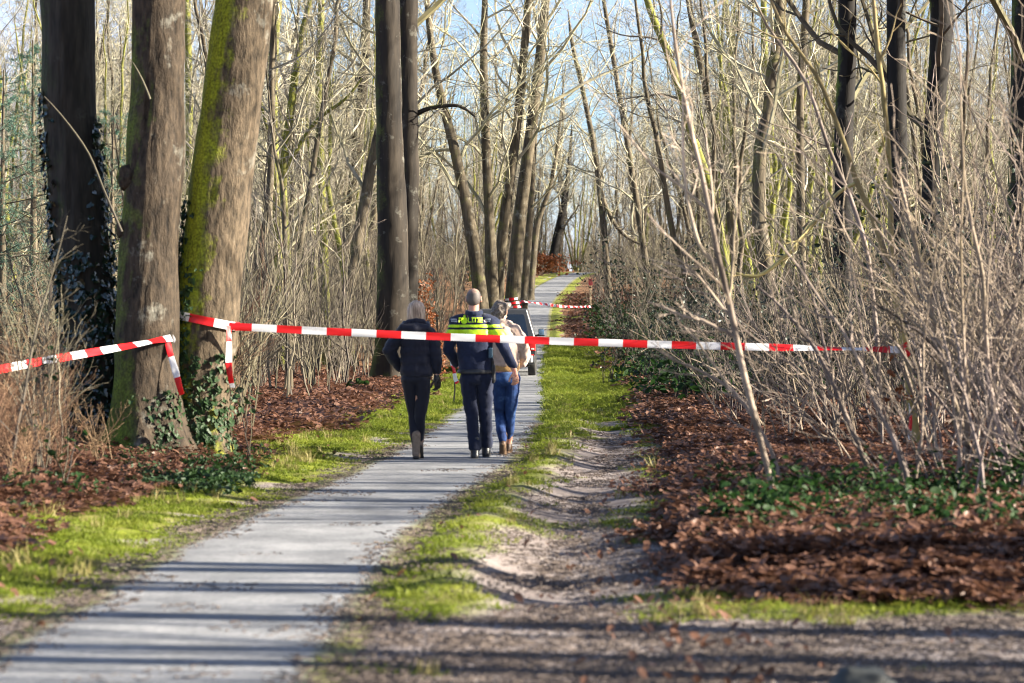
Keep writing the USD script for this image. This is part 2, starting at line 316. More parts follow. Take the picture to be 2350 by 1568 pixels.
# ground: cover weights from the mesh, colour and fine relief from noise
ground_m = mat('ground_cover', {
    'g': ('geometry', {}), 'ag': ('attribute', {'attribute': 'grass'}), 'al': ('attribute', {'attribute': 'leaf'}),
    'n1': ('noise_texture', {'scale': 2.2, 'detail': 6.0, 'roughness': .7}), 'n2': ('noise_texture', {'scale': 45., 'detail': 4.0, 'roughness': .7}), 'n3': ('noise_texture', {'scale': 9., 'detail': 5.0, 'roughness': .7}),
    'gr': ('rgb_ramp', {'ramp': [(.28, (.30, .25, .15)), (.42, (.24, .23, .07)), (.55, (.19, .23, .025)), (.72, (.31, .33, .035))]}),
    'gd': ('rgb_ramp', {'ramp': [(.3, (.55, .55, .5)), (.7, (1.25, 1.25, 1.2))]}), 'gm': ('mix_color', {'blend_type': 'multiply', 'fac': .8}),
    'dr': ('rgb_ramp', {'ramp': [(.28, (.09, .073, .066)), (.48, (.24, .203, .19)), (.72, (.43, .385, .37))]}),
    'dd': ('mix_float', {'fac': .5}),
    'lr': ('rgb_ramp', {'ramp': [(.3, (.07, .04, .026)), (.5, (.17, .09, .048)), (.7, (.31, .18, .09))]}),
    'x1': ('mix_color', {}), 'x2': ('mix_color', {}),
    'e1': ('math', {'math_type': 'multiply_add', 'value2': .5}), 'e1b': ('map_range', {'from_min': .45, 'from_max': .95, 'clamp': True}),
    'e2': ('math', {'math_type': 'multiply_add', 'value2': .4}), 'e2b': ('map_range', {'from_min': .5, 'from_max': .85, 'clamp': True}),
    'b': ('bump', {'strength': .9, 'distance': .04}), 'bs': ('math', {'math_type': 'add'}),
    'p': ('principled_bsdf', {'roughness': .92, 'specular_ior_level': .15})},
    [('g.position', 'n1.vector'), ('g.position', 'n2.vector'), ('g.position', 'n3.vector'), ('n1.fac', 'gr.fac'), ('n2.fac', 'gd.fac'), ('gr.color', 'gm.a'), ('gd.color', 'gm.b'),
     ('n1.fac', 'dd.a'), ('n2.fac', 'dd.b'), ('dd.value', 'dr.fac') if False else ('dd.result', 'dr.fac'), ('n3.fac', 'lr.fac'),
     ('n3.fac', 'e1.value1'), ('ag.fac', 'e1.value3'), ('e1.value', 'e1b.value'), ('e1b.result', 'x1.fac'), ('dr.color', 'x1.a'), ('gm.result', 'x1.b'),
     ('n3.fac', 'e2.value1'), ('al.fac', 'e2.value3'), ('e2.value', 'e2b.value'), ('e2b.result', 'x2.fac'), ('x1.result', 'x2.a'), ('lr.color', 'x2.b'), ('x2.result', 'p.base_color'),
     ('n2.fac', 'bs.value1'), ('n3.fac', 'bs.value2'), ('bs.value', 'b.height'), ('b.normal', 'p.normal')], 'p.BSDF')
path_m = mat('path_surface', {
    'g': ('geometry', {}), 'ae': ('attribute', {'attribute': 'edge'}),
    'n1': ('noise_texture', {'scale': 1.6, 'detail': 5.0, 'roughness': .65}), 'n2': ('noise_texture', {'scale': 30., 'detail': 6.0, 'roughness': .85}), 'n3': ('noise_texture', {'scale': 11., 'detail': 5.0, 'roughness': .7}),
    'mx': ('mix_float', {'fac': .55}),
    'r': ('rgb_ramp', {'ramp': [(.34, (.075, .079, .087)), (.5, (.18, .186, .196)), (.66, (.34, .343, .35))]}),
    'mo': ('rgb_ramp', {'ramp': [(.3, (.11, .11, .05)), (.5, (.165, .165, .06)), (.62, (.17, .145, .10)), (.8, (.28, .25, .20))]}),
    'ne': ('math', {'math_type': 'multiply_add', 'value2': .8}), 'e': ('math', {'math_type': 'multiply_add', 'value2': .55}), 'eb': ('map_range', {'from_min': .78, 'from_max': 1.12, 'clamp': True}),
    'x': ('mix_color', {}), 'b': ('bump', {'strength': .6, 'distance': .012}), 'p': ('principled_bsdf', {'roughness': .88, 'specular_ior_level': .25})},
    [('g.position', 'n1.vector'), ('g.position', 'n2.vector'), ('g.position', 'n3.vector'), ('n1.fac', 'mx.a'), ('n2.fac', 'mx.b'), ('mx.result', 'r.fac'), ('n3.fac', 'mo.fac'),
     ('ae.fac', 'e.value3'), ('n1.fac', 'ne.value1'), ('n3.fac', 'ne.value3'), ('ne.value', 'e.value1'), ('e.value', 'eb.value'), ('eb.result', 'x.fac'), ('r.color', 'x.a'), ('mo.color', 'x.b'), ('x.result', 'p.base_color'),
     ('n2.fac', 'b.height'), ('b.normal', 'p.normal')], 'p.BSDF')

# ------------------------------------------------------------------ ground and path
def steps(edges, counts):
    return np.unique(np.concatenate([np.linspace(a, b, n + 1) for (a, b), n in zip(zip(edges[:-1], edges[1:]), counts)]))
gx = steps([-700, -150, -40, -8, 8, 40, 150, 700], [8, 16, 40, 170, 40, 16, 8])
gy = steps([-300, -30, 4, 30, 60, 140, 300, 800], [6, 20, 240, 180, 160, 60, 16])
X, Y = np.meshgrid(gx, gy)
Z, Gw, Dw, Lw = lie(X, Y)
nx, ny = len(gx), len(gy)
i, j = np.meshgrid(np.arange(ny - 1), np.arange(nx - 1), indexing='ij')
a = (i * nx + j).ravel(); quad = np.stack([a, a + 1, a + nx + 1, a + nx], 1)
gr = part(None, 'ground', (np.stack([X, Y, Z], -1).reshape(-1, 3), quad), ground_m, True, attrs={'grass': Gw.ravel(), 'leaf': Lw.ravel()})
setd(gr, 'woodland ground with grass verges, a bare muddy rut and brown leaf litter', 'ground', kind='structure')

py = np.concatenate([np.arange(3, 60, .25), np.arange(60, 150, .6), np.arange(150, 330, 2.)])
uu = np.linspace(0, 1, 17)
r_, w_ = path_R(py), path_w(py)
ed = .13
xl = r_ - w_ - ed + .16 * (n2(py * 0 + 3, py, 1.3, 31) - .5); xr = r_ + ed + .16 * (n2(py * 0 + 9, py, 1.3, 32) - .5)
PX = xl[:, None] + (xr - xl)[:, None] * uu[None]; PY = np.repeat(py[:, None], 17, 1)
zb = np.interp(PY, _zy, _zz)
cross = np.minimum(uu, 1 - uu)[None] * (xr - xl)[:, None]
PZ = zb + .014 * sm(cross, 0, .35) + .006 * (n2(PX, PY, 2., 33) - .5) - .06 * (1 - sm(cross, 0, .13))
edge = 1 - sm(cross, .04, .46)
i, j = np.meshgrid(np.arange(len(py) - 1), np.arange(16), indexing='ij')
a = (i * 17 + j).ravel()
pth = part(None, 'path', (np.stack([PX, PY, PZ], -1).reshape(-1, 3), np.stack([a, a + 1, a + 18, a + 17], 1)), path_m, True, attrs={'edge': edge.ravel()})
setd(pth, 'narrow grey gravel path running straight ahead and bending right in the distance', 'path', kind='structure')

# ------------------------------------------------------------------ tree prototypes
rng = np.random.default_rng(11)
def stem_line(h, lean, rng, n=16, wob=.05, r0=.15, r1=.02, az=None, x0=(0, 0), curve=0.0):
    az = rng.random() * 6.283 if az is None else az
    s = np.linspace(0, 1, n)
    off = lean * h * (s ** (1 + curve))
    wx = np.cumsum(rng.normal(0, wob, n)) * h / n * 1.6; wy = np.cumsum(rng.normal(0, wob, n)) * h / n * 1.6
    P = np.stack([x0[0] + math.cos(az) * off + wx - wx[0], x0[1] + math.sin(az) * off + wy - wy[0], s * h - .15], 1)
    R = r0 * (1 - s) ** .75 + r1
    return P, R
def tall_tree(seed, h, r0, stems=1, k1=18, lean=.06, t0=.3, ratio=.30, sides=9, k2=7, k3=5, k4=3):
    rng = np.random.default_rng(seed)
    tr, cr = [], []
    for s in range(stems):
        az = s * 6.283 / stems + rng.random()
        P, R = stem_line(h * rng.uniform(.8, 1), (lean if stems == 1 else rng.uniform(.12, .24)), rng, 18, .06, r0 * (1 if stems == 1 else rng.uniform(.6, 1)), .012, az, (.2 * math.cos(az) * (stems > 1), .2 * math.sin(az) * (stems > 1)), -.25 if stems > 1 else 0)
        V, F = rough_trunk(P, R, sides, rng, .03, .45)
        tr.append((V, F))
        cr.append(crown_of(P, R, rng, max(7, k1 // (1 if stems == 1 else 2)), t0 + .05 * rng.random(), ratio, k2, k3, k4, rmin=.009, up=.13))
    return cat_mesh(tr), cat_mesh(cr)
def pole(seed, h, r0=.03, k=16):
    """a thin young stem with whippy side twigs"""
    rng = np.random.default_rng(seed)
    P, R = stem_line(h, rng.uniform(.02, .15), rng, 12, .06, r0, .005)
    a = spawn(P[None], R[None], k, .18, .98, .24, (25, 60), .5, 5, .12, .16, rng, .005)
    b = spawn(*a, 4, .2, .95, .5, (25, 60), .6, 4, .05, .2, rng, .004)
    return cat_mesh([tubes(P, R, 5), tubes(*a, 3), tubes(*b, 3)])
def shrub(seed, h, stems=9, spread=.45, r0=.016, bias=(0, 0), kb=6, rmin=.0035, kc=3, foot=.10):
    """arching bare stems from one foot"""
    rng = np.random.default_rng(seed)
    n = 9; s = np.linspace(0, 1, n)
    az = rng.random(stems) * 6.283; hh = h * rng.uniform(.55, 1.05, stems); sp = spread * rng.uniform(.3, 1.2, stems) * hh
    P = np.zeros((stems, n, 3))
    P[..., 0] = (np.cos(az) * sp)[:, None] * s ** 1.5 + (bias[0] * hh)[:, None] * s ** 1.3 + rng.normal(0, foot, (stems, 1))
    P[..., 1] = (np.sin(az) * sp)[:, None] * s ** 1.5 + (bias[1] * hh)[:, None] * s ** 1.3 + rng.normal(0, foot, (stems, 1))
    P[..., 2] = hh[:, None] * (s - .12 * s ** 3) - .05
    P += np.cumsum(rng.normal(0, .018, P.shape), 1) * h / 3 * (s > 0)[None, :, None]
    R = (r0 * rng.uniform(.5, 1.15, stems))[:, None] * (1 - .72 * s)[None]
    a = spawn(P, R, kb, .2, .97, .40, (18, 55), .62, 6, .10, .14, rng, rmin * 1.2)
    b = spawn(*a, kc, .2, .96, .5, (20, 60), .7, 4, .06, .2, rng, rmin)
    return cat_mesh([tubes(P, R, 5), tubes(*a, 4), tubes(*b, 3)])

tall = []
for i, (h, r0, st, k1, t0, ra) in enumerate([(19, .20, 1, 22, .28, .28), (17, .15, 1, 20, .22, .27), (20, .24, 1, 24, .32, .30), (16, .12, 1, 18, .2, .26),
                                             (17, .13, 4, 20, .2, .26), (16, .12, 5, 18, .22, .26), (18, .16, 3, 22, .25, .28)]):
    t, c = tall_tree(100 + i, h, r0, st, k1, .07, t0, ra)
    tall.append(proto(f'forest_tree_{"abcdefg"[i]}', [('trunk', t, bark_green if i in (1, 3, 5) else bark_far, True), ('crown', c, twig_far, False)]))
poles = [proto(f'young_stem_{"abcdef"[i]}', [('stem', pole(200 + i, h, r), twig_thick)]) for i, (h, r) in enumerate([(3.2, .018), (4.2, .024), (5.0, .028), (2.6, .014), (6.5, .035), (3.8, .02)])]
shrubs = [proto(f'bare_shrub_{"abcdef"[i]}', [('stems', shrub(300 + i, h, st, sp), twig_thick)]) for i, (h, st, sp) in enumerate([(2.6, 10, .5), (3.2, 9, .4), (2.0, 11, .6), (3.6, 8, .45), (1.5, 12, .7), (2.8, 10, .35)])]
twig_mid = twig('twig_mid', (.02, .016, .014), (.13, .106, .096), (.11, .105, .05), .4)
dshrubs = [proto(f'grey_shrub_{"abcdef"[i]}', [('stems', shrub(300 + i, h, st, sp), twig_mid)]) for i, (h, st, sp) in enumerate([(2.6, 10, .5), (3.2, 9, .4), (2.0, 11, .6), (3.6, 8, .45), (1.5, 12, .7), (2.8, 10, .35)])]
nears = [proto(f'near_shrub_{"abcdefgh"[i]}', [('stems', shrub(400 + i, h, st, sp, r0, (bx, -.05), kb, .004, 2, .42), twig_near)]) for i, (h, st, sp, bx, r0, kb) in enumerate([(3.0, 3, .30, -.25, .020, 5), (3.8, 2, .25, -.30, .022, 5), (2.3, 4, .4, -.5, .015, 5), (4.4, 2, .20, -.20, .024, 6), (1.7, 5, .5, -.7, .011, 4), (2.7, 3, .35, -.05, .016, 5), (1.9, 4, .6, .2, .012, 5), (3.3, 2, .3, -.55, .018, 6)])]
brown = [proto(f'brown_shrub_{"abc"[i]}', [('stems', shrub(500 + i, h, 12, .6, .010, (0, 0), 7, .003), twig('twig_brown_' + 'abc'[i], (.08, .038, .024), (.22, .115, .07), (.24, .18, .10), .5))]) for i, h in enumerate((1.5, 1.9, 1.1))]

# ------------------------------------------------------------------ the wood: far trees as one mass, nearer ones one by one
def in_view(x, y, pad=0.0): return np.abs(x) < .2118 * y + pad
def band(n, y0, y1, xf, seed, p=1.0):
    """n random places between depths y0 and y1; xf(x, y, r, l) keeps those it returns True for"""
    g = np.random.default_rng(seed); xs, ys = [], []
    while len(xs) < n:
        y = y0 + (y1 - y0) * g.random() ** p
        x = g.uniform(-1, 1) * (.2118 * y + 8)
        r = float(path_R(min(y, 420))); l = r - float(path_w(min(y, 420)))
        if xf(x, y, r, l, g): xs.append(x); ys.append(y)
    return np.array(xs), np.array(ys), g
x, y, g = band(360, 112, 330, lambda x, y, r, l, g: (x < l - 2.5 or x > r + 3.5), 21, .8)
n = len(x)
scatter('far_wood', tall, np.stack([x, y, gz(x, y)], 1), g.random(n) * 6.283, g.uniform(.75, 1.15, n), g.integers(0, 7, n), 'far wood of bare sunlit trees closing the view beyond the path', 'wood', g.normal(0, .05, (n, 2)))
x, y, g = band(1500, 100, 260, lambda x, y, r, l, g: (x < l - 1.6 or x > r + 2.2), 22, .8)
n = len(x)
scatter('far_undergrowth', poles + shrubs, np.stack([x, y, gz(x, y)], 1), g.random(n) * 6.283, g.uniform(.9, 1.6, n), g.integers(0, 12, n), 'grey undergrowth of thin bare stems below the far wood', 'undergrowth', g.normal(0, .08, (n, 2)))
x, y, g = band(500, 250, 330, lambda x, y, r, l, g: abs(x) < .15 * y, 29)
n = len(x)
scatter('far_undergrowth', poles + shrubs, np.stack([x, y, gz(x, y)], 1), g.random(n) * 6.283, g.uniform(1.6, 2.6, n), g.integers(0, 12, n), 'thicket of bare stems closing the view past the bend', 'undergrowth', g.normal(0, .1, (n, 2)))
x, y, g = band(1500, 30, 104, lambda x, y, r, l, g: x < l - 2.2 - .6 * g.random() and x > -.2118 * y - 6 and not (y < 36 and x > -4.2) and not (y < 46 and x / y < -.150 and g.random() < .9), 23, .75)
n = len(x)
scatter('left_thicket', poles + shrubs[:2], np.stack([x, y, gz(x, y)], 1), g.random(n) * 6.283, g.uniform(.6, 1.05, n), g.choice(8, n, p=[.2, .2, .13, .17, .05, .17, .04, .04]), 'dense thicket of thin upright bare stems left of the path', 'thicket', g.normal(0, .06, (n, 2)))
x, y, g = band(420, 31, 104, lambda x, y, r, l, g: x > r + 2.6 + .03 * (y - 27) + .8 * g.random() and not (y < 40 and x < r + 3.2), 24, .8)
n = len(x)
scatter('right_thicket', dshrubs + poles[:3], np.stack([x, y, gz(x, y)], 1), g.random(n) * 6.283, g.uniform(.65, 1.15, n), g.choice(9, n, p=[.16, .16, .14, .1, .12, .12, .08, .06, .06]), 'dense grey thicket of bare arching stems right of the path', 'thicket', g.normal(0, .08, (n, 2)) + [0, -.12])
# near thicket on the right bank, from the photograph's foot to the tape and on past the frame's edge
g = np.random.default_rng(25); pts = []
while len(pts) < 128:
    y_ = g.uniform(16.3, 25) if len(pts) < 76 else g.uniform(25, 33); x_ = g.uniform(1.9, .2118 * y_ + 1.4)
    r = float(path_R(y_))
    if y_ < 24.9 and .085 < x_ / y_ < .17 and g.random() < .8: continue
    if x_ > r + 2.25 + max(0, 17. - y_) * .45 + .6 * (18.5 < y_ < 25) and g.random() < .35 + .65 * sm(x_, 1.9, 3.4): pts.append((x_, y_))
pts = np.array(pts); n = len(pts)
scatter('near_thicket', nears, np.stack([pts[:, 0], pts[:, 1], gz(pts[:, 0], pts[:, 1])], 1), g.normal(0, .8, n), g.uniform(.7, 1.2, n), g.integers(0, 8, n), 'tangle of pale bare shrub stems leaning left on the leafy right bank', 'thicket', g.normal(0, .16, (n, 2)))
g = np.random.default_rng(26); pts = []
while len(pts) < 120:
    y_ = g.uniform(15.5, 30); x_ = g.uniform(-.2118 * y_ - 2, -3.3)
    l = float(path_R(y_) - path_w(y_))
    if x_ < l - 1.75 and not (22.5 < y_ < 25 and x_ > -5.1): pts.append((x_, y_))
pts = np.array(pts); n = len(pts)
scatter('brown_thicket', brown + [shrubs[1], poles[0]], np.stack([pts[:, 0], pts[:, 1], gz(pts[:, 0], pts[:, 1])], 1), g.random(n) * 6.283, g.uniform(.7, 1.15, n) * np.where(pts[:, 1] < 23.5, .62, 1), g.choice(5, n, p=[.3, .25, .3, .07, .08]), 'reddish brown tangle of dead stems at the left beside the three trunks', 'thicket', g.normal(0, .1, (n, 2)))

# trees one can tell apart, from their line in the photograph: rows are (x, y, diameter) in the viewing copy
REFS = [(170, 'the dark ivy-speckled trunk'), (345, 'the middle big trunk'), (500, 'the leaning taped trunk'), (640, 'the bright green mossy trunk'), (745, 'the ivy-spotted mossy trunk'), (810, 'the crooked mossy trunk'), (895, 'the thick smooth trunk'),
        (1072, 'the dark left-leaning trunk'), (1122, 'the slim upright dark trunk'), (1195, 'the pale trunk over the van'), (1290, 'the forked tree at the bend'), (1385, 'the pale forked trunk'), (1470, 'the first lit slim trunk'), (1620, 'the yellowish leaning trunk'),
        (1765, 'the straight yellow-lit trunk'), (1838, 'the dark slim trunk'), (1935, 'the leftmost dark trunk'), (2060, 'the middle dark trunk'), (2140, 'the forking dark trunk'), (2340, 'the right-edge dark trunk')]
taken = set()
def place_label(what, x, y):
    """a label that says where the thing shows: beside which of the trunks one can name"""
    px = 1175 + x / y * PXF
    if px < -40 or px > 2390: tail = 'beyond the ' + ('left' if px < 0 else 'right') + ' edge of the photo'
    else:
        a, n = min(REFS, key=lambda q: abs(q[0] - px)); tail = ('just left of ' if px < a - 12 else 'just right of ' if px > a + 12 else 'straight behind ') + n
    for extra in ('', ', farther', ', nearer', ', hidden', ', farthest'):
        l = f'{what} {tail}{extra}'
        if l not in taken: break
    taken.add(l); return l
def hero(name, label, d, rows, height, bark_m, twig_m, seed, sides=14, lump=.04, flare=.35, crown=None, group=None, dd=0.0, sub=None, cr_t0=.35, up=.10, bias=None, n=34, furrow=0.0, limbs=()):
    """a tree standing at depth d whose trunk follows rows; above the frame it goes on to its height"""
    rng = np.random.default_rng(seed)
    R3 = []
    for k, (xd, yd, dia) in enumerate(rows):
        p = W(xd, yd, d + dd * k / len(rows)); R3.append([*p, dia / PXF * d / 2])
    base = np.array(R3[0][:3]); base[2] = float(gz(base[0], base[1]))
    R3 = np.array(R3); R3[0, 2] = base[2] - .12
    top = R3[-1]
    if height > top[2] - base[2] + 1:
        dirn = (R3[-1, :3] - R3[-2, :3]); dirn /= np.linalg.norm(dirn); rest = height - (top[2] - base[2])
        for s in (.3, .65, 1.0):
            dn = dirn * .6 + np.array([0, 0, .5]); dn /= np.linalg.norm(dn)
            q = top[:3] + dn * rest * s; R3 = np.vstack([R3, [*q, max(.018, top[3] * (1 - .9 * s))]])
    L = polyline(R3, n); P, R = L[:, :3] - base, np.maximum(L[:, 3], .012)
    t = thing(name, label, 'tree', base, group=group)
    part(t, 'trunk', rough_trunk(P, R, sides, rng, lump, flare, furrow=furrow), bark_m, True)
    kw = dict(k1=18, t0=cr_t0, ratio=.30, k2=6, k3=5, k4=3, up=up, bias=bias); kw.update(crown or {})
    part(t, 'crown', crown_of(P, R, rng, rmin=kw.pop('rmin', .008), **kw), twig_m)
    for rows in limbs:
        l = polyline(np.array([[*W(a, b, d - .3 * k / len(rows)), c / PXF * d / 2] for k, (a, b, c) in enumerate(rows)]), 20); q = l[:, :3] - base
        part(t, 'limb', tubes(q, l[:, 3], 8), bark_m, True)
        b1 = spawn(q[None], l[None, :, 3], 10, .2, .99, .35, (30, 70), .5, 6, .06, .2, rng, .008); b2 = spawn(*b1, 5, .2, .95, .5, (25, 65), .6, 4, .03, .25, rng, .006)
        part(t, 'limb_twigs', cat_mesh([tubes(*b1, 4), tubes(*b2, 3)]), twig_m)
    return t, base, P, R

trunk_a = hero('tree', 'dark ivy-speckled trunk leftmost of the three big trunks at the left', 24.95,
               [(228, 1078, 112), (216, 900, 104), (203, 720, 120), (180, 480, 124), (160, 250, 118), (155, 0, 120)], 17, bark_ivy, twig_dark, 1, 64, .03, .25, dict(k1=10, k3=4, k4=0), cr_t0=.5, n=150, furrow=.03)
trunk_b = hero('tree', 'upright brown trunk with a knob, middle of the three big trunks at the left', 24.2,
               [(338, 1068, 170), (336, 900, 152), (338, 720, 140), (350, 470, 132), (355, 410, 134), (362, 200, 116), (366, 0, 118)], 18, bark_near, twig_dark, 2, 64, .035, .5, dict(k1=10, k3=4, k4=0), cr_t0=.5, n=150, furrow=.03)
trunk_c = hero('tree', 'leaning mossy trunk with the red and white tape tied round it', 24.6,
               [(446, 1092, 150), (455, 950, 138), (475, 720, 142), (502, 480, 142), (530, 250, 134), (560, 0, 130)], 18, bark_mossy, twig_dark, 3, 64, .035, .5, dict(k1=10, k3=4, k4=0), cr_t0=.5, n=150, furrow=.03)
hero('tree', 'thick smooth dark trunk rising behind the woman in the dark padded coat', 58,
     [(892, 888, 80), (902, 700, 74), (900, 500, 68), (893, 250, 58), (889, 0, 56)], 20, bark_smooth, twig_dark, 4, 40, .02, .3, dict(k1=12, k3=4, k4=1), cr_t0=.5, n=90, furrow=.03)
hero('tree', 'second smooth trunk close behind the thick trunk, mossy near the top of the photo', 60.5,
     [(930, 872, 52), (938, 650, 42), (940, 400, 42), (937, 200, 42), (936, 0, 46)], 19, bark_smooth, twig_dark, 5, 32, .02, .35, dict(k1=12, k3=4, k4=1), cr_t0=.45, n=90, furrow=.025, limbs=[[(955, 262, 12), (990, 248, 10), (1040, 242, 8), (1090, 268, 5)]])
hero('tree', 'dark trunk leaning left, first of the cluster of tall trees beyond the van', 88,
     [(1112, 800, 42), (1098, 640, 34), (1072, 480, 28), (1040, 330, 24), (1005, 190, 19), (985, 60, 15)], 17, bark_far, twig_far, 6, 10, .02, .3, dict(k1=14), cr_t0=.3)
hero('tree', 'dark slim upright trunk in the middle of the tree cluster beyond the van', 90,
     [(1130, 800, 48), (1128, 640, 32), (1122, 480, 24), (1114, 300, 21), (1110, 120, 18), (1113, 0, 14)], 18, bark_far, twig_far, 7, 10, .02, .3, dict(k1=16), cr_t0=.25)
hero('tree', 'dark trunk curving right above the heads in the tree cluster beyond the van', 91,
     [(1140, 800, 40), (1146, 620, 27), (1158, 500, 25), (1182, 330, 22), (1198, 170, 20), (1212, 0, 18)], 18, bark_far, twig_far, 8, 10, .02, .3, dict(k1=16), cr_t0=.3)
hero('tree', 'pale sunlit trunk leaning right over the van, with tape wound round its foot', 94,
     [(1168, 790, 38), (1180, 640, 35), (1193, 500, 31), (1212, 350, 27), (1235, 170, 24), (1252, 0, 19)], 19, bark_far, twig_far, 9, 12, .02, .25, dict(k1=16), cr_t0=.35)
hero('tree', 'pale thin trunk left of the path, behind the trunk with tape round its foot', 112,
     [(1200, 720, 20), (1206, 620, 19), (1213, 540, 17), (1222, 400, 14), (1232, 200, 10)], 15, bark_far, twig_far, 10, 8, .02, .25)
hero('tree', 'dark trunk at the left edge of the path where its bend begins', 140,
     [(1215, 680, 20), (1224, 590, 17), (1232, 520, 14), (1262, 430, 10), (1280, 330, 8)], 14, bark_far, twig_far, 11, 8, .02, .35)
hero('tree', 'stout forked tree at the far bend of the path, mossy at its foot', 205,
     [(1264, 640, 24), (1273, 570, 20), (1292, 480, 17), (1300, 430, 12), (1310, 330, 8)], 13, bark_black, twig_far, 12, 9, .02, .45, cr_t0=.3)
hero('tree', 'crooked mossy trunk standing just left of the thick smooth trunk', 78,
     [(800, 800, 26), (798, 590, 25), (810, 430, 24), (828, 250, 24), (838, 130, 22), (842, 0, 18)], 17, bark_far, twig_far, 13, 10, .03, .2, dict(k1=16, k2=7), cr_t0=.22, limbs=[[(832, 310, 13), (790, 317, 12), (748, 348, 11), (700, 352, 11), (672, 375, 8), (655, 402, 5)], [(836, 150, 11), (790, 200, 9), (740, 190, 7), (690, 120, 4)]])
hero('tree', 'bright green mossy trunk right beside the leaning trunk with tape', 70,
     [(648, 850, 22), (640, 600, 22), (632, 420, 22), (626, 250, 24), (630, 90, 22), (640, 0, 18)], 15, bark_green, twig_far, 14, 10, .03, .2, dict(k1=18), cr_t0=.2)
hero('tree', 'mossy trunk with ivy leaves halfway up, between the green trunk and the crooked one', 74,
     [(752, 830, 22), (745, 620, 20), (738, 420, 19), (733, 220, 18), (738, 0, 15)], 16, bark_green, twig_far, 15, 10, .03, .2, dict(k1=18), cr_t0=.2)
hero('tree', 'green mossy forked trunk with spreading limbs behind the thin stem', 66,
     [(664, 860, 18), (660, 600, 17), (650, 420, 18), (668, 250, 19), (690, 90, 15), (712, 0, 11)], 13, bark_green, twig_far, 16, 10, .03, .2, dict(k1=16), cr_t0=.25, limbs=[[(652, 400, 12), (690, 330, 11), (735, 270, 9), (790, 230, 7), (830, 180, 4)], [(650, 420, 11), (625, 330, 9), (600, 240, 7), (590, 150, 4)]])
hero('tree', 'mossy trunk seen through the gap between the middle and leaning big trunks', 80,
     [(440, 830, 20), (436, 420, 19), (434, 200, 18), (430, 0, 15)], 16, bark_green, twig_far, 17, 9, .03, .2, dict(k1=16), cr_t0=.2)
hero('tree', 'thin straight grey stem rising alone out of the left thicket', 46,
     [(668, 950, 13), (662, 760, 12), (655, 600, 11), (650, 450, 9), (628, 330, 6)], 6.2, bark_far, twig_far, 18, 8, .02, .2, dict(k1=12, ratio=.22, k4=0, rmin=.005), cr_t0=.3)
# dark trunks in the right thicket
for k, (lab, d, rows, h) in enumerate([
        ('leftmost of the three dark trunks rising above the right thicket', 46, [(1932, 900, 50), (1934, 600, 46), (1936, 300, 44), (1944, 120, 42), (1944, 0, 42)], 16),
        ('middle one of the three dark trunks above the right thicket', 44, [(2066, 900, 52), (2064, 600, 47), (2060, 300, 44), (2056, 100, 44), (2056, 0, 45)], 17),
        ('rightmost of the three dark trunks, forking at the top of the photo', 45, [(2135, 900, 50), (2136, 560, 46), (2142, 300, 45), (2156, 130, 48), (2163, 20, 56), (2130, -60, 40)], 15),
        ('dark trunk at the right edge of the photo behind the tangle of stems', 36, [(2352, 900, 80), (2338, 640, 76), (2345, 480, 70), (2350, 200, 62), (2352, 0, 60)], 16)]):
    hero('tree', lab, d, rows, h, bark_black, twig_dark, 30 + k, 12, .03, .25, dict(k1=12, k3=4, k4=1), cr_t0=.3)
# slim leaning trunks lit by the sun behind the right thicket
for k, (lab, d, rows) in enumerate([
        ('sunlit slim trunk leaning left, nearest to the path on the right side', 105, [(1500, 760, 17), (1470, 520, 15), (1440, 330, 13), (1405, 120, 11), (1385, 0, 9)]),
        ('sunlit yellowish trunk leaning left above the pale shrub stem', 72, [(1690, 760, 22), (1640, 470, 20), (1585, 300, 19), (1535, 130, 18), (1485, 0, 16)]),
        ('slim lit trunk with a curve, right of the yellowish leaning trunk', 76, [(1700, 760, 19), (1672, 470, 17), (1625, 230, 16), (1590, 60, 14), (1580, 0, 13)]),
        ('straight yellow-lit trunk among the trees behind the right thicket', 82, [(1768, 760, 18), (1765, 420, 17), (1757, 200, 16), (1752, 0, 14)]),
        ('slim lit trunk leaning left, just left of the straight yellow one', 90, [(1745, 760, 17), (1720, 420, 15), (1690, 200, 14), (1665, 0, 12)]),
        ('pale forked trunk leaning left over the path on the right side', 120, [(1400, 700, 16), (1385, 520, 15), (1370, 380, 14), (1340, 220, 11), (1310, 80, 9)]),
        ('dark slim trunk between the lit trunks and the three dark trunks', 64, [(1850, 820, 22), (1838, 500, 20), (1836, 250, 18), (1850, 0, 17)])]):
    hero('tree', lab, d, rows, 15, bark_green if k in (1, 3, 4) else bark_far, twig_far, 50 + k, 9, .03, .2, dict(k1=16, k3=5, k4=2), cr_t0=.22, limbs=[[(1380, 440, 11), (1405, 505, 10), (1440, 545, 8), (1475, 562, 5)]] if k == 5 else ())
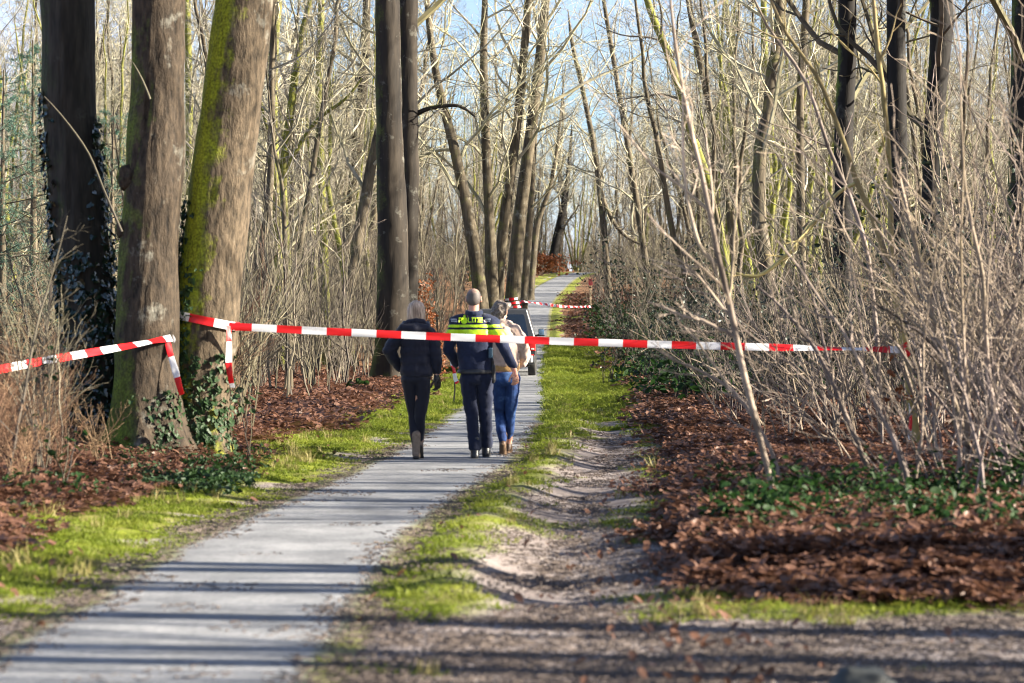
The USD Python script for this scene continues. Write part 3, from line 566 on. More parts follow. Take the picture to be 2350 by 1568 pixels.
# the rest of the middle wood: alike trees, one object each
k = 0
x, y, g = band(46, 62, 112, lambda x, y, r, l, g: (x < l - 3.5 or x > r + 4.5) and in_view(x, y, 2), 27)
for a, b in zip(x, y):
    left = a < 0
    q = int(g.integers(0, 7)); habit = ['tall single-trunked bare tree', 'bare tree with greenish trunk', 'bare tree with stout trunk', 'slender bare tree with greenish trunk', 'clump of four slim trunks', 'clump of five slim trunks', 'clump of three bare trunks'][q]
    copy_of(tall[q], 'tree', place_label(habit, a, b), 'tree',
            (a, b, float(gz(a, b))), g.random() * 360, g.uniform(.7, 1.0), 'bare trees of the wood left of the path' if left else 'bare trees of the wood right of the path', g.normal(0, 2.5, 2))
side = []
for i, (h, r0) in enumerate([(17, .11), (15, .075), (18, .15)]):
    t_, c_ = tall_tree(150 + i, h, r0, 1, 14, .07, .32, .24, k2=4, k3=3, k4=0)
    side.append(proto(f'side_tree_{"abc"[i]}', [('trunk', t_, bark_far, True), ('crown', c_, twig_far, False)]))
# trees outside the frame, behind the camera's right shoulder and along the right bank: their trunks cast the bars of shade on the path
g = np.random.default_rng(28)
def bar(c, x): return (x, c - .121 * x)               # a place from which shade falls along the line y + .121 x = c
spots = [bar(c, x) for c, x in [(12.8, 6.0), (13.2, 9.5), (13.0, 14), (13.7, 7.6), (18.6, 8.0), (19.6, 12), (20.6, 9.0), (21.5, 10), (11.3, 11), (10.3, 15), (9.6, 7.5), (25.1, 8.4), (25.8, 11), (26.5, 9.4), (27.3, 13), (25.4, 16),
         (28.5, 9.6), (30.5, 12), (31.5, 10.2), (33, 15), (35.3, 12), (36.5, 10.8), (38, 14), (40, 12), (41.5, 17), (44, 13), (50, 17), (55, 15), (58, 15.6), (60, 19)]]
for a, b in spots:
    copy_of(side[g.integers(0, 3)], 'tree', 'slim bare tree of the wood to the right of the camera', 'tree', (a, b, float(gz(a, b))), g.random() * 360, g.uniform(.8, 1.1), 'bare trees to the right of the camera', g.normal(0, 4.5, 2))
cs = np.r_[g.uniform(8.5, 13.3, 22), g.uniform(18.4, 21.9, 16), g.uniform(25.0, 46, 38)]; xs = (.2118 * cs + 1.6) / 1.02 + g.uniform(0, 9, 76); ys = cs - .121 * xs
scatter('side_thicket', poles, np.stack([xs, ys, gz(xs, ys)], 1), g.random(76) * 6.283, g.uniform(.7, 1.3, 76), g.integers(0, 6, 76), 'young bare stems on the bank right of the camera', 'thicket', g.normal(0, .14, (76, 2)))

# ------------------------------------------------------------------ single stems near the camera
def sapling(name, label, d, stems, seed, twm=None, rmin=.004, k=9, ratio=.3, dz=0.0, name_part='stem'):
    """stems: rows (x, y, diameter) each; the first one stands on the ground"""
    rng = np.random.default_rng(seed); lines = []
    for rows in stems:
        r3 = np.array([[*W(a, b, d + dz * (1100 - b) / 1000), c / PXF * d / 2] for a, b, c in rows])
        lines.append(r3)
    base = lines[0][0, :3].copy(); base[2] = float(gz(base[0], base[1])); lines[0][0, 2] = base[2] - .05
    t = thing(name, label, 'sapling' if name == 'sapling' else 'stem', base)
    ms = []
    for q, l in enumerate(lines):
        L = polyline(l, 22); P = L[:, :3] - base + np.cumsum(rng.normal(0, .004, (22, 3)), 0) * (np.arange(22) > 0)[:, None]; R = np.maximum(L[:, 3], .0035)
        part(t, 'stem' if q == 0 else 'branch', tubes(P, R, 8), twm or twig_near, True)
        a = spawn(P[None], R[None], k, .3, .98, ratio, (25, 55), .5, 6, .06, .16, rng, rmin, bias=(-.15, 0, 0))
        b = spawn(*a, 4, .2, .95, .5, (20, 60), .65, 4, .04, .2, rng, rmin * .8)
        ms += [tubes(*a, 4), tubes(*b, 3)]
    part(t, 'twigs', cat_mesh(ms), twm or twig_near, kind='stuff')
    return t
sapling('sapling', 'tall pale shrub stem nearest the camera, leaning left at the edge of the leaf bank', 17.2,
        [[(1787, 1205, 13), (1742, 1000, 15), (1692, 780, 15), (1656, 620, 13), (1611, 415, 11), (1568, 220, 9), (1546, 60, 7), (1536, -80, 4)],
         [(1650, 610, 9), (1600, 545, 8), (1583, 420, 7), (1575, 300, 5), (1572, 180, 3)],
         [(1690, 775, 9), (1620, 735, 8), (1555, 714, 6), (1500, 690, 4)],
         [(1672, 690, 8), (1676, 605, 6), (1690, 480, 4), (1694, 380, 3)]], 71, twig('twig_pale', (.14, .105, .08), (.62, .50, .40), (.40, .36, .18), .3))
sapling('sapling', 'forked golden-lit sapling that holds the right end of the tape', 24.8,
        [[(2112, 1075, 21), (2096, 950, 19), (2079, 800, 18), (2060, 700, 17), (2043, 615, 17)],
         [(2043, 620, 14), (2010, 520, 13), (1967, 420, 13), (1930, 310, 12), (1880, 180, 10), (1800, 60, 8), (1765, -20, 6), (1730, -100, 4)],
         [(2043, 620, 14), (2043, 500, 13), (2034, 350, 12), (2010, 150, 11), (1998, 0, 9), (1990, -120, 5)],
         [(1967, 420, 9), (1921, 440, 9), (1861, 510, 10), (1801, 580, 10), (1726, 630, 8), (1681, 625, 5)]], 72, twig('twig_gold', (.13, .09, .045), (.42, .32, .17), (.30, .27, .08), .5), k=6)
for k_, (lab, d, st) in enumerate([
        ('long thin stem leaning far left, just left of the forked sapling', 26.5, [[(2022, 960, 12), (1997, 625, 11), (1953, 460, 10), (1905, 350, 9), (1850, 190, 8), (1757, 50, 6), (1715, -40, 4)]]),
        ('low stem arching left over the leaf bank, lowest of the pale stems', 18.5, [[(1800, 1100, 9), (1735, 975, 10), (1680, 900, 9), (1600, 850, 7), (1535, 818, 5), (1500, 800, 3)], [(1680, 900, 6), (1620, 800, 5), (1560, 740, 4)]]),
        ('pale stem bending left in the middle of the right tangle', 20.0, [[(2010, 1130, 12), (1960, 1000, 12), (1905, 860, 11), (1850, 770, 9), (1790, 700, 6), (1740, 660, 4)], [(1905, 860, 7), (1880, 740, 6), (1840, 600, 4)]]),
        ('pale stem at the right, rising straight and forking above the tape line', 19.0, [[(2270, 1190, 13), (2215, 1000, 13), (2165, 820, 12), (2120, 640, 10), (2080, 480, 8), (2050, 330, 5)], [(2165, 820, 8), (2090, 740, 7), (2010, 700, 5)]]),
        ('pale crooked stem close to the right edge of the photo', 18.0, [[(2350, 1220, 14), (2300, 1010, 13), (2262, 800, 12), (2252, 640, 10), (2215, 450, 8), (2200, 300, 5)], [(2262, 800, 8), (2330, 690, 7), (2370, 560, 5)]])]):
    sapling('shrub_stem', lab, d, st, 80 + k_)

# ------------------------------------------------------------------ knobs and dead sticks on the middle trunk, ivy
tb, bb = trunk_b[0], trunk_b[1]
def lump(center, r, seed, sq=(1, 1, 1)):
    m = trimesh.creation.icosphere(3); v = np.array(m.vertices); k = 1 + .7 * (meshkit.fbm(v * 1.7 + seed, 3) - .5)
    return v * k[:, None] * r * np.array(sq) + center, np.array(m.faces)
part(tb, 'knob', lump(W(302, 408, 24.1) - bb, .13, 3, (1.1, 1, 1.1)), bark_near, True)
part(tb, 'knob', lump(W(283, 528, 24.1) - bb, .08, 5, (1, 1, 1.1)), bark_near, True)
for rows in ([(280, 532, 10), (240, 440, 9), (205, 355, 8), (165, 295, 7), (102, 222, 4)], [(345, 228, 8), (325, 180, 7), (304, 142, 3)]):
    r3 = np.array([[*W(a, b, 23.8), c / PXF * 24 / 2] for a, b, c in rows]); L = polyline(r3, 14)
    part(tb, 'dead_branch', tubes(L[:, :3] - bb, L[:, 3] * .62, 7), twig_mid, True)
def leaf_blade(kind, rng, bend=1.0):
    """one leaf lying in xy, stalk at the origin, 1 long, along +y: a few triangles, bent"""
    if kind == 'ivy': o = np.array([(0, 0), (.30, -.12), (.52, .18), (.30, .34), (.33, .62), (0, 1), (-.33, .62), (-.30, .34), (-.52, .18), (-.30, -.12)])
    elif kind == 'oak': o = np.array([(0, 0), (.12, .14), (.24, .22), (.16, .36), (.33, .50), (.22, .62), (.28, .82), (0, 1), (-.28, .82), (-.22, .62), (-.33, .50), (-.16, .36), (-.24, .22), (-.12, .14)])
    else: o = np.array([(0, 0), (.22, .2), (.31, .45), (.22, .75), (0, 1), (-.22, .75), (-.31, .45), (-.22, .2)])
    c = np.array([[0, .5]]); v2 = np.vstack([o, c]); n = len(o)
    curl, fold = bend * rng.uniform(-.5, .7), bend * rng.uniform(.1, .6)
    z = curl * (v2[:, 1] - .4) ** 2 + fold * np.abs(v2[:, 0])
    return np.c_[v2, z], np.array([[i, (i + 1) % n, n] for i in range(n)])
def rot3(rng, flat=1.0):
    """a random turn; flat < 1 keeps leaves lying down"""
    yaw, tx, ty = rng.random() * 6.283, rng.normal(0, flat), rng.normal(0, flat)
    c, s = math.cos, math.sin
    Rz = np.array([[c(yaw), -s(yaw), 0], [s(yaw), c(yaw), 0], [0, 0, 1]]); Rx = np.array([[1, 0, 0], [0, c(tx), -s(tx)], [0, s(tx), c(tx)]]); Ry = np.array([[c(ty), 0, s(ty)], [0, 1, 0], [-s(ty), 0, c(ty)]])
    return Ry @ Rx @ Rz
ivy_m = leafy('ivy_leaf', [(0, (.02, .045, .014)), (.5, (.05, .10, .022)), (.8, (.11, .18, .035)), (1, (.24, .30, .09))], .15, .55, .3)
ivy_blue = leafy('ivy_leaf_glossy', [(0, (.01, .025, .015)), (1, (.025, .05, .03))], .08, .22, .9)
def ivy_on(tr, label, m, spots, size, seed):
    """leaves on a trunk: spots are (height lo, height hi, angle centre in degrees, spread, count); angle 0 faces right, 90 away, 270 the camera"""
    t, base, P, R = tr; rng = np.random.default_rng(seed); ms = []
    for lo, hi, ac, sp, cnt in spots:
        for _ in range(cnt):
            h = lo + (hi - lo) * rng.random() ** 1.2; k = np.interp(h, P[:, 2], np.arange(len(P))); i = int(k); f = k - i; i2 = min(i + 1, len(P) - 1)
            c = P[i] * (1 - f) + P[i2] * f; r = R[i] * (1 - f) + R[i2] * f; r *= 1 + .22 * math.exp(-h / .28)
            an = math.radians(ac + rng.normal(0, sp)); nrm = np.array([math.cos(an), math.sin(an), 0])
            v, fc = leaf_blade('ivy', rng); v = v * size * rng.uniform(.6, 1.25)
            side = np.array([-nrm[1], nrm[0], 0]); a2 = rng.normal(0, .7)
            up_ = np.array([0, 0, -1.]) * math.cos(a2) + side * math.sin(a2); o = nrm * .9 + rng.normal(0, .35, 3) + np.array([0, 0, .35]); o /= np.linalg.norm(o)
            xx = np.cross(up_, o); xx /= np.linalg.norm(xx); yy = np.cross(o, xx)
            ms.append((v @ np.stack([xx, yy, o]) + c + nrm * (r + .012 + .03 * rng.random()), fc))
    iv = part(None, 'ivy', (lambda mm: (mm[0] + base, mm[1]))(cat_mesh(ms)), m, False)
    setd(iv, label, 'ivy', kind='stuff')
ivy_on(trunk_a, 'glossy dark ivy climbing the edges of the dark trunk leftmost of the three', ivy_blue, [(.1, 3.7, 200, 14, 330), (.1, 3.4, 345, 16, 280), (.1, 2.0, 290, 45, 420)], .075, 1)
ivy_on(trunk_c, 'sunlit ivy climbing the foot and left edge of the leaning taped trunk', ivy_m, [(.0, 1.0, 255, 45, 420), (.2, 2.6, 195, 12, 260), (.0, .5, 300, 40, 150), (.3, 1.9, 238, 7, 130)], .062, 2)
ivy_on(trunk_b, 'few ivy leaves at the right foot of the middle brown trunk', ivy_m, [(.0, .6, 310, 30, 120)], .06, 3)
def foot_moss(): pass

# ------------------------------------------------------------------ leaf litter, ivy and brambles on the ground, grass
litter_m = leafy('dead_leaf', [(0, (.14, .07, .045)), (.16, (.34, .145, .06)), (.38, (.66, .26, .065)), (.64, (.88, .40, .085)), (.72, (.34, .21, .15)), (.88, (.48, .33, .24)), (1, (.62, .52, .44))], .28, .5, .35)
def leaf_patch(seed, n, rad, size, kinds=('oak', 'oval', 'oak'), flat=.5, h=.06):
    rng = np.random.default_rng(seed); ms = []
    for _ in range(n):
        v, f = leaf_blade(kinds[rng.integers(0, len(kinds))], rng, .4 if rng.random() < .6 else 1.3); v = (v - [0, .5, 0]) * size * rng.uniform(.6, 1.3)
        a, r = rng.random() * 6.283, rad * math.sqrt(rng.random())
        ms.append((v @ rot3(rng, flat).T + [r * math.cos(a), r * math.sin(a), .012 + h * rng.random() ** 2], f))
    return cat_mesh(ms)
litter = [proto(f'leaf_patch_{"abcde"[i]}', [('leaves', leaf_patch(600 + i, 84, .32, .066, flat=.26, h=.03), litter_m)]) for i in range(5)]
def pick(n, x0, x1, y0, y1, w, seed, p=1.0):
    """n places with probability w(x, y, grass, dirt, leaf)"""
    g = np.random.default_rng(seed); X, Y = [], []; got = 0
    while got < n:
        y = y0 + (y1 - y0) * g.random(4 * n) ** p; x = x0(y) + (x1(y) - x0(y)) * g.random(4 * n)
        z, gw, dw, lw = lie(x, y); k = g.random(4 * n) < w(x, y, gw, dw, lw)
        X.append(x[k]); Y.append(y[k]); got += k.sum()
    x, y = np.concatenate(X)[:n], np.concatenate(Y)[:n]
    return np.stack([x, y, gz(x, y)], 1), g
fr = lambda y: .2118 * y + 1.0
pos, g = pick(4700, lambda y: path_R(y) + .9, fr, 11.5, 62, lambda x, y, gw, dw, lw: lw ** 2 * np.where(y < 30, 1, .8) * (.25 + .75 * sm(n2(x, y, 1.3, 93), .3, .5)), 41, 1.5)
n = len(pos); scatter('leaf_litter', litter, pos, g.random(n) * 6.283, g.uniform(.75, 1.2, n) * np.where(pos[:, 1] > 30, 1.5, 1), g.integers(0, 5, n), 'fallen brown and orange oak leaves covering the right bank', 'leaf litter', g.normal(0, .12, (n, 2)))
pos, g = pick(3200, lambda y: -fr(y), lambda y: path_R(y) - 1.5, 13, 70, lambda x, y, gw, dw, lw: lw ** 2, 42, 1.5)
n = len(pos); scatter('leaf_litter', litter, pos, g.random(n) * 6.283, g.uniform(.75, 1.2, n) * np.where(pos[:, 1] > 30, 1.5, 1), g.integers(0, 5, n), 'fallen brown leaves under the left thicket and round the big trunks', 'leaf litter', g.normal(0, .12, (n, 2)))
pos, g = pick(900, lambda y: path_R(y) - 1, lambda y: path_R(y) + 14, 70, 150, lambda x, y, gw, dw, lw: lw, 43)
n = len(pos); scatter('leaf_litter', litter, pos, g.random(n) * 6.283, g.uniform(1.6, 2.6, n), g.integers(0, 5, n), 'reddish fallen leaves on the far right bank near the post', 'leaf litter', g.normal(0, .12, (n, 2)))
one = [proto(f'fallen_leaf_{"abc"[i]}', [('leaf', leaf_patch(620 + i, 1, .01, .07, flat=.3, h=.01), litter_m)]) for i in range(3)]
pos, g = pick(1700, lambda y: -fr(y), fr, 9, 46, lambda x, y, gw, dw, lw: sm(y, 9, 12.5) * .07 + .9 * sm(y, 10, 13) * (lw > .02) * (lw < .9) + .5 * np.exp(-((x - path_R(y) - 1.45) / .35) ** 2) - .2 * (np.abs(x - path_R(y) + .8) < .7), 44, 1.3)
n = len(pos); scatter('fallen_leaves', one, pos + [0, 0, .01], g.random(n) * 6.283, g.uniform(.6, 1.1, n), g.integers(0, 3, n), 'single fallen leaves strewn over the grass, the rut and the path', 'fallen leaves', g.normal(0, .1, (n, 2)))

grass_m = leafy('grass_blade', [(0, (.12, .15, .015)), (.35, (.23, .27, .022)), (.65, (.36, .36, .05)), (.84, (.42, .37, .14)), (1, (.50, .43, .27))], .45, .6, .2)
grass_m = mat('grass_blade_patchy', {'g': ('geometry', {}), 'n': ('noise_texture', {'scale': 1.7, 'detail': 5., 'roughness': .7}), 'c': ('math', {'math_type': 'multiply_add', 'value2': .42}), 'c2': ('map_range', {'from_min': .25, 'from_max': 1.1}),
    'r': ('rgb_ramp', {'ramp': [(0, (.07, .10, .012)), (.3, (.14, .18, .018)), (.55, (.235, .24, .042)), (.72, (.31, .275, .10)), (.86, (.24, .18, .09)), (1, (.42, .36, .23))]}), 'p': ('principled_bsdf', {'roughness': .6, 'specular_ior_level': .2}), 't': ('translucent_bsdf', {}), 'x': ('mix_closure', {'fac': .42})},
    [('g.position', 'n.vector'), ('g.random_per_island', 'c.value1'), ('n.fac', 'c.value3'), ('c.value', 'c2.value'), ('c2.result', 'r.fac'), ('r.color', 'p.base_color'), ('r.color', 't.color'), ('p.BSDF', 'x.closure1'), ('t.BSDF', 'x.closure2')], 'x.closure')
def tuft(seed, n, rad, h, wdt=.005, droop=.5):
    rng = np.random.default_rng(seed); a = rng.random(n) * 6.283; r = rad * np.sqrt(rng.random(n)); hh = h * rng.uniform(.4, 1.15, n)
    b = np.stack([r * np.cos(a), r * np.sin(a), -.005 + 0 * a], 1); d = rng.normal(0, droop, (n, 2)); w = rng.random(n) * 6.283
    s = np.stack([np.cos(w), np.sin(w), 0 * w], 1) * wdt * rng.uniform(.6, 1.3, n)[:, None]
    mid = b + np.stack([d[:, 0] * hh * .35, d[:, 1] * hh * .35, hh * .62], 1); tip = b + np.stack([d[:, 0] * hh, d[:, 1] * hh, hh * .95], 1)
    V = np.stack([b - s, b + s, mid + s * .7, mid - s * .7, tip], 1).reshape(-1, 3)
    F = (np.array([[0, 1, 2], [0, 2, 3], [3, 2, 4]])[None] + 5 * np.arange(n)[:, None, None]).reshape(-1, 3)
    return V, F
grass = [proto(f'grass_tuft_{"abcd"[i]}', [('blades', tuft(640 + i, 54, .12, h, .004, .8), grass_m)]) for i, h in enumerate((.026, .034, .022, .05))]
straw = [proto(f'straw_tuft_{"ab"[i]}', [('blades', tuft(650 + i, 22, .06, h, .004, .35), leafy('straw_' + 'ab'[i], [(0, (.22, .19, .07)), (1, (.48, .40, .24))], .3, .6, .3))]) for i, h in enumerate((.09, .15))]
pos, g = pick(7000, lambda y: np.maximum(-fr(y), path_R(y) - 5), lambda y: np.minimum(fr(y), path_R(y) + 4.5), 9.2, 92, lambda x, y, gw, dw, lw: gw ** 1.5 * np.clip(np.abs(x - path_R(y) + .8) - .45 - .45 * n2(x, y, 1.4, 91), 0, .3) / .3, 45, 1.35)
n = len(pos); scatter('grass', grass, pos, g.random(n) * 6.283, g.uniform(.7, 1.25, n) * np.clip(pos[:, 1] / 24, 1, 2.6), g.integers(0, 4, n), 'short mossy grass on the verges beside the gravel path', 'grass')
pos, g = pick(300, lambda y: -fr(y), fr, 9.2, 60, lambda x, y, gw, dw, lw: gw * sm(n2(x, y, .8, 61), .5, .62) * (np.abs(x - path_R(y) + .8) > .95), 46, 1.3)
n = len(pos); scatter('dry_grass', straw, pos, g.random(n) * 6.283, g.uniform(.5, 1.1, n), g.integers(0, 2, n), 'pale dry grass stalks standing along the verges', 'dry grass', g.normal(0, .15, (n, 2)))
def low_plant(seed, n, h, rad, size, kind='ivy'):
    rng = np.random.default_rng(seed); ms = []
    for _ in range(n):
        v, f = leaf_blade(kind, rng); v = v * size * rng.uniform(.6, 1.2); a, r = rng.random() * 6.283, rad * math.sqrt(rng.random())
        ms.append((v @ rot3(rng, .55).T + [r * math.cos(a), r * math.sin(a), h * (1 - (r / rad) ** 2 * .6) * rng.uniform(.3, 1)], f))
    return cat_mesh(ms)
bram_m = leafy('bramble_leaf', [(0, (.02, .05, .012)), (.5, (.05, .11, .018)), (.85, (.13, .21, .03)), (1, (.28, .32, .06))], .4, .6, .25)
low = [proto(f'low_plant_{"abcd"[i]}', [('leaves', low_plant(660 + i, 60, h, .3, s, k), m)]) for i, (h, s, k, m) in enumerate([(.14, .07, 'ivy', ivy_m), (.3, .075, 'oval', bram_m), (.42, .07, 'oval', bram_m), (.1, .065, 'ivy', ivy_m)])]
pos, g = pick(85, lambda y: path_R(y) + 1.7, fr, 14.2, 22, lambda x, y, gw, dw, lw: lw * np.exp(-((y - 17 + .3 * (x - 2)) / 2.) ** 2) * sm(n2(x, y, 1.1, 71), .46, .6), 47)
n = len(pos); scatter('low_greenery', low, pos, g.random(n) * 6.283, g.uniform(.6, 1.1, n), g.integers(0, 4, n), 'low ivy and bramble leaves at the foot of the right tangle', 'ground cover')
pos, g = pick(75, lambda y: -fr(y), lambda y: path_R(y) - 2.1, 15, 24.5, lambda x, y, gw, dw, lw: np.clip(np.exp(-((x + 3.1 + (y - 24) * .12) / .5) ** 2 - ((y - 22.5) / 1.9) ** 2) + .10 * lw, 0, 1), 48)
n = len(pos); scatter('low_greenery', [low[0], low[3], low[1]], pos, g.random(n) * 6.283, g.uniform(.5, .9, n), g.choice(3, n, p=[.5, .35, .15]), 'ivy spreading over the leaves below the three big trunks', 'ground cover')
pos, g = pick(260, lambda y: path_R(y) + 1.9, lambda y: path_R(y) + 8, 40, 118, lambda x, y, gw, dw, lw: lw, 49)
n = len(pos); scatter('low_greenery', [low[1], low[2]], pos, g.random(n) * 6.283, g.uniform(1.5, 2.8, n), g.integers(0, 2, n), 'dark green brambles along the right edge of the far verge', 'ground cover')

soil_m = leafy('soil_crumb', [(0, (.10, .08, .07)), (.4, (.24, .205, .19)), (.75, (.38, .345, .33)), (.92, (.16, .10, .06)), (1, (.46, .43, .41))], .0, .9, .2)
def crumbs(seed, n, rad):
    rng = np.random.default_rng(seed); ms = []
    for _ in range(n):
        if rng.random() < .25:
            L = rng.uniform(.02, .07); a, r = rng.random() * 6.283, rad * math.sqrt(rng.random()); q = rng.random() * 6.283
            P = np.array([[0, 0, 0], [L * math.cos(q), L * math.sin(q), .004]]) + [r * math.cos(a), r * math.sin(a), .005]; ms.append(tubes(P, np.array([.003, .002]), 3))
        else:
            m = trimesh.creation.icosphere(0); v = np.array(m.vertices) * rng.uniform(.6, 1.3, (12, 1)) * rng.uniform(.003, .009) * [1, 1, .6]; a, r = rng.random() * 6.283, rad * math.sqrt(rng.random())
            ms.append((v + [r * math.cos(a), r * math.sin(a), .003], np.array(m.faces)))
    return cat_mesh(ms)
soil = [proto(f'soil_patch_{"abc"[i]}', [('crumbs', crumbs(680 + i, 46, .2), soil_m)]) for i in range(3)]
pos, g = pick(1500, lambda y: path_R(y) - .05, fr, 9.0, 34, lambda x, y, gw, dw, lw: dw + .04 + .5 * lw * (n2(x, y, 1.3, 93) < .42), 50, 1.4)
p2, g2 = pick(420, lambda y: path_R(y) - path_w(y) - .12, lambda y: path_R(y) + .12, 9.0, 36, lambda x, y, gw, dw, lw: .015 + .9 * (np.abs(np.abs(x - path_R(y) + path_w(y) / 2) - path_w(y) / 2) < .12), 54, 1.4)
p2[:, 2] = np.interp(p2[:, 1], _zy, _zz) + .012; pos = np.vstack([pos, p2])
n = len(pos); scatter('soil_crumbs', soil, pos, g.random(n) * 6.283, g.uniform(.7, 1.4, n), g.integers(0, 3, n), 'crumbs of earth, grit and twig bits on the bare rut and cross track', 'soil')
# evergreen bushes, conifers, a beech with its brown leaves
def leaf_bush(seed, h, rad, n, size, kind='oval'):
    rng = np.random.default_rng(seed); ms = []
    c = rng.normal(0, 1, (26, 3)); c /= np.linalg.norm(c, axis=1, keepdims=True); c *= rng.uniform(.3, 1, (26, 1)); cr = rng.uniform(.18, .4, 26)
    for _ in range(n):
        k = rng.integers(0, 26); d = rng.normal(0, 1, 3); d /= np.linalg.norm(d)
        p = (c[k] + d * cr[k] * rng.random() ** .5) * [rad, rad, h / 2] + [0, 0, h / 2 + .1]
        if p[2] < .05: continue
        v, f = leaf_blade(kind, rng); ms.append((v * size * rng.uniform(.6, 1.2) @ rot3(rng, .8).T + p, f))
    return cat_mesh(ms)
holly_m = leafy('holly_leaf', [(0, (.012, .024, .012)), (.6, (.03, .055, .02)), (1, (.07, .10, .03))], .12, .45, .35)
def bush_stems(seed, h, rad, n=14):
    rng = np.random.default_rng(seed); a = rng.random(n) * 6.283; r = rad * rng.uniform(.3, 1, n); s = np.linspace(0, 1, 6)
    P = np.stack([(np.cos(a) * r)[:, None] * s, (np.sin(a) * r)[:, None] * s, (h * rng.uniform(.6, 1, n))[:, None] * s - .05], -1)
    return tubes(P, np.full(n, .015)[:, None] * (1 - .7 * s)[None], 5)
holly = [proto(f'holly_{"abc"[i]}', [('leaves', leaf_bush(700 + i, h, r, 240, .085), holly_m), ('stems', shrub(710 + i, h * 1.15, 9, .5), twig_mid)]) for i, (h, r) in enumerate([(2.2, 1.0), (3.0, 1.2), (1.5, .9)])]
g = np.random.default_rng(51)
for xd, d, sc, k in [(1400, 62, 1.0, 0), (1452, 66, 1.1, 1), (1500, 58, 1.0, 0), (1545, 62, 1.1, 1), (1600, 54, 1.1, 0), (1440, 84, 1.3, 1), (1500, 82, 1.4, 1), (1560, 76, 1.3, 1), (1640, 60, 1.2, 1), (1395, 98, 1.4, 1), (1500, 46, .9, 2), (1570, 42, 1.0, 0), (1640, 38, .9, 2), (1700, 34, 1.0, 0), (1830, 33, 1.0, 0), (1960, 35, 1.2, 1), (2050, 31, 1.1, 0), (2200, 32, 1.2, 1), (2280, 30, 1.1, 0), (2350, 31, 1.3, 1), (2420, 29, 1.1, 0), (1700, 48, 1.0, 0), (1770, 44, 1.0, 2), (1840, 42, 1.1, 0), (1930, 40, 1.0, 1), (2030, 38, 1.0, 0), (2130, 38, 1.0, 1), (2240, 36, 1.0, 0), (2330, 36, 1.0, 1)]:
    p = W(xd, 0, d)
    copy_of(holly[k], 'evergreen_bush', place_label(['medium', 'tall', 'low'][k] + ' dark evergreen bush', p[0], p[1]), 'bush', (p[0], p[1], float(gz(p[0], p[1]))), g.random() * 360, sc, 'evergreen bushes right of the path')
for k_ in range(34):
    d = g.uniform(205, 270) if k_ < 20 else g.uniform(140, 200); x_ = g.uniform(-.06, .14) * d if k_ < 20 else float(path_R(d)) + g.choice([-1, 1]) * g.uniform(5, 16)
    if abs(x_ - float(path_R(min(d, 255))) + .8) < 2.6: continue
    copy_of(holly[k_ % 3], 'evergreen_bush', 'dark evergreen bush in the shade of the far wood round the bend', 'bush', (x_, d, float(gz(x_, d))), g.random() * 360, g.uniform(1.2, 2.0), 'evergreen bushes round the far bend')
def conifer(seed, h, rad):
    rng = np.random.default_rng(seed); s = np.linspace(0, 1, 12)
    P = np.stack([.05 * np.sin(s * 3), 0 * s, s * h], 1); R = .11 * (1 - s) + .015
    l1 = spawn(P[None], R[None], 70, .08, .98, rad / h, (70, 95), .25, 7, .05, .05, rng, .008, .8)
    l2 = spawn(*l1, 9, .15, .98, .38, (35, 60), .5, 4, -.02, .08, rng, .004)
    p = l2[0]; t = rng.random((p.shape[0], 26)) * 2.999; i = t.astype(int); f = (t - i)[..., None]; m = np.arange(len(p))[:, None]
    c = (p[m, i] * (1 - f) + p[m, i + 1] * f).reshape(-1, 3); d = rng.normal(0, 1, c.shape) + np.array([0, 0, .5]); d /= np.linalg.norm(d, axis=1, keepdims=True)
    L = .085 * rng.uniform(.6, 1.2, (len(c), 1)); w = np.cross(d, rng.normal(0, 1, c.shape)); w /= np.linalg.norm(w, axis=1, keepdims=True); w *= .005
    V = np.stack([c - w, c + w, c + d * L], 1).reshape(-1, 3)
    return tubes(P, R, 9), cat_mesh([tubes(*l1, 4), tubes(*l2, 3)]), (V, np.arange(len(V)).reshape(-1, 3))
needle_m = leafy('pine_needle', [(0, (.05, .12, .085)), (.6, (.10, .21, .14)), (1, (.20, .30, .18))], .25, .5, .4)
a_, b_, c_ = conifer(61, 7.5, 2.3)
pine = proto('pine', [('trunk', a_, bark_far, True), ('branches', b_, twig_dark), ('needles', c_, needle_m, False, 'stuff')])
for (xd, d, sc, lab) in [(10, 40, .72, 'soft blue-green pine at the left edge of the photo'), (262, 41, .66, 'small blue-green pine seen between the dark trunk and the middle trunk'), (75, 44, .85, 'blue-green pine just left of the dark ivy-speckled trunk'), (-130, 38, .8, 'blue-green pine just outside the left edge')]:
    p = W(xd, 0, d); copy_of(pine, 'pine_tree', lab, 'pine', (p[0], p[1], float(gz(p[0], p[1]))), g.random() * 360, sc)
beech_m = leafy('beech_leaf', [(0, (.20, .07, .025)), (.6, (.40, .15, .05)), (1, (.5, .26, .12))], .4, .5, .3)
for xd, yd, d, h, r, cnt, lab in [(968, 0, 61.5, 2.9, .42, 700, 'young beech keeping its orange leaves beside the thick smooth trunk'), (1238, 0, 195, 1.7, 3.5, 700, 'rusty brown leafy bush left of the far bend of the path'), (1000, 0, 56, 1.2, .4, 250, 'small orange-leaved seedling behind the woman in the dark coat')]:
    p = W(xd, 0, d); t = thing('beech_sapling', lab, 'bush', (p[0], p[1], float(gz(p[0], p[1]))))
    part(t, 'leaves', leaf_bush(int(d), h, r, cnt, .085 if d < 100 else .3), beech_m, kind='stuff'); part(t, 'stems', bush_stems(int(d) + 1, h, r, 9), twig_thick)

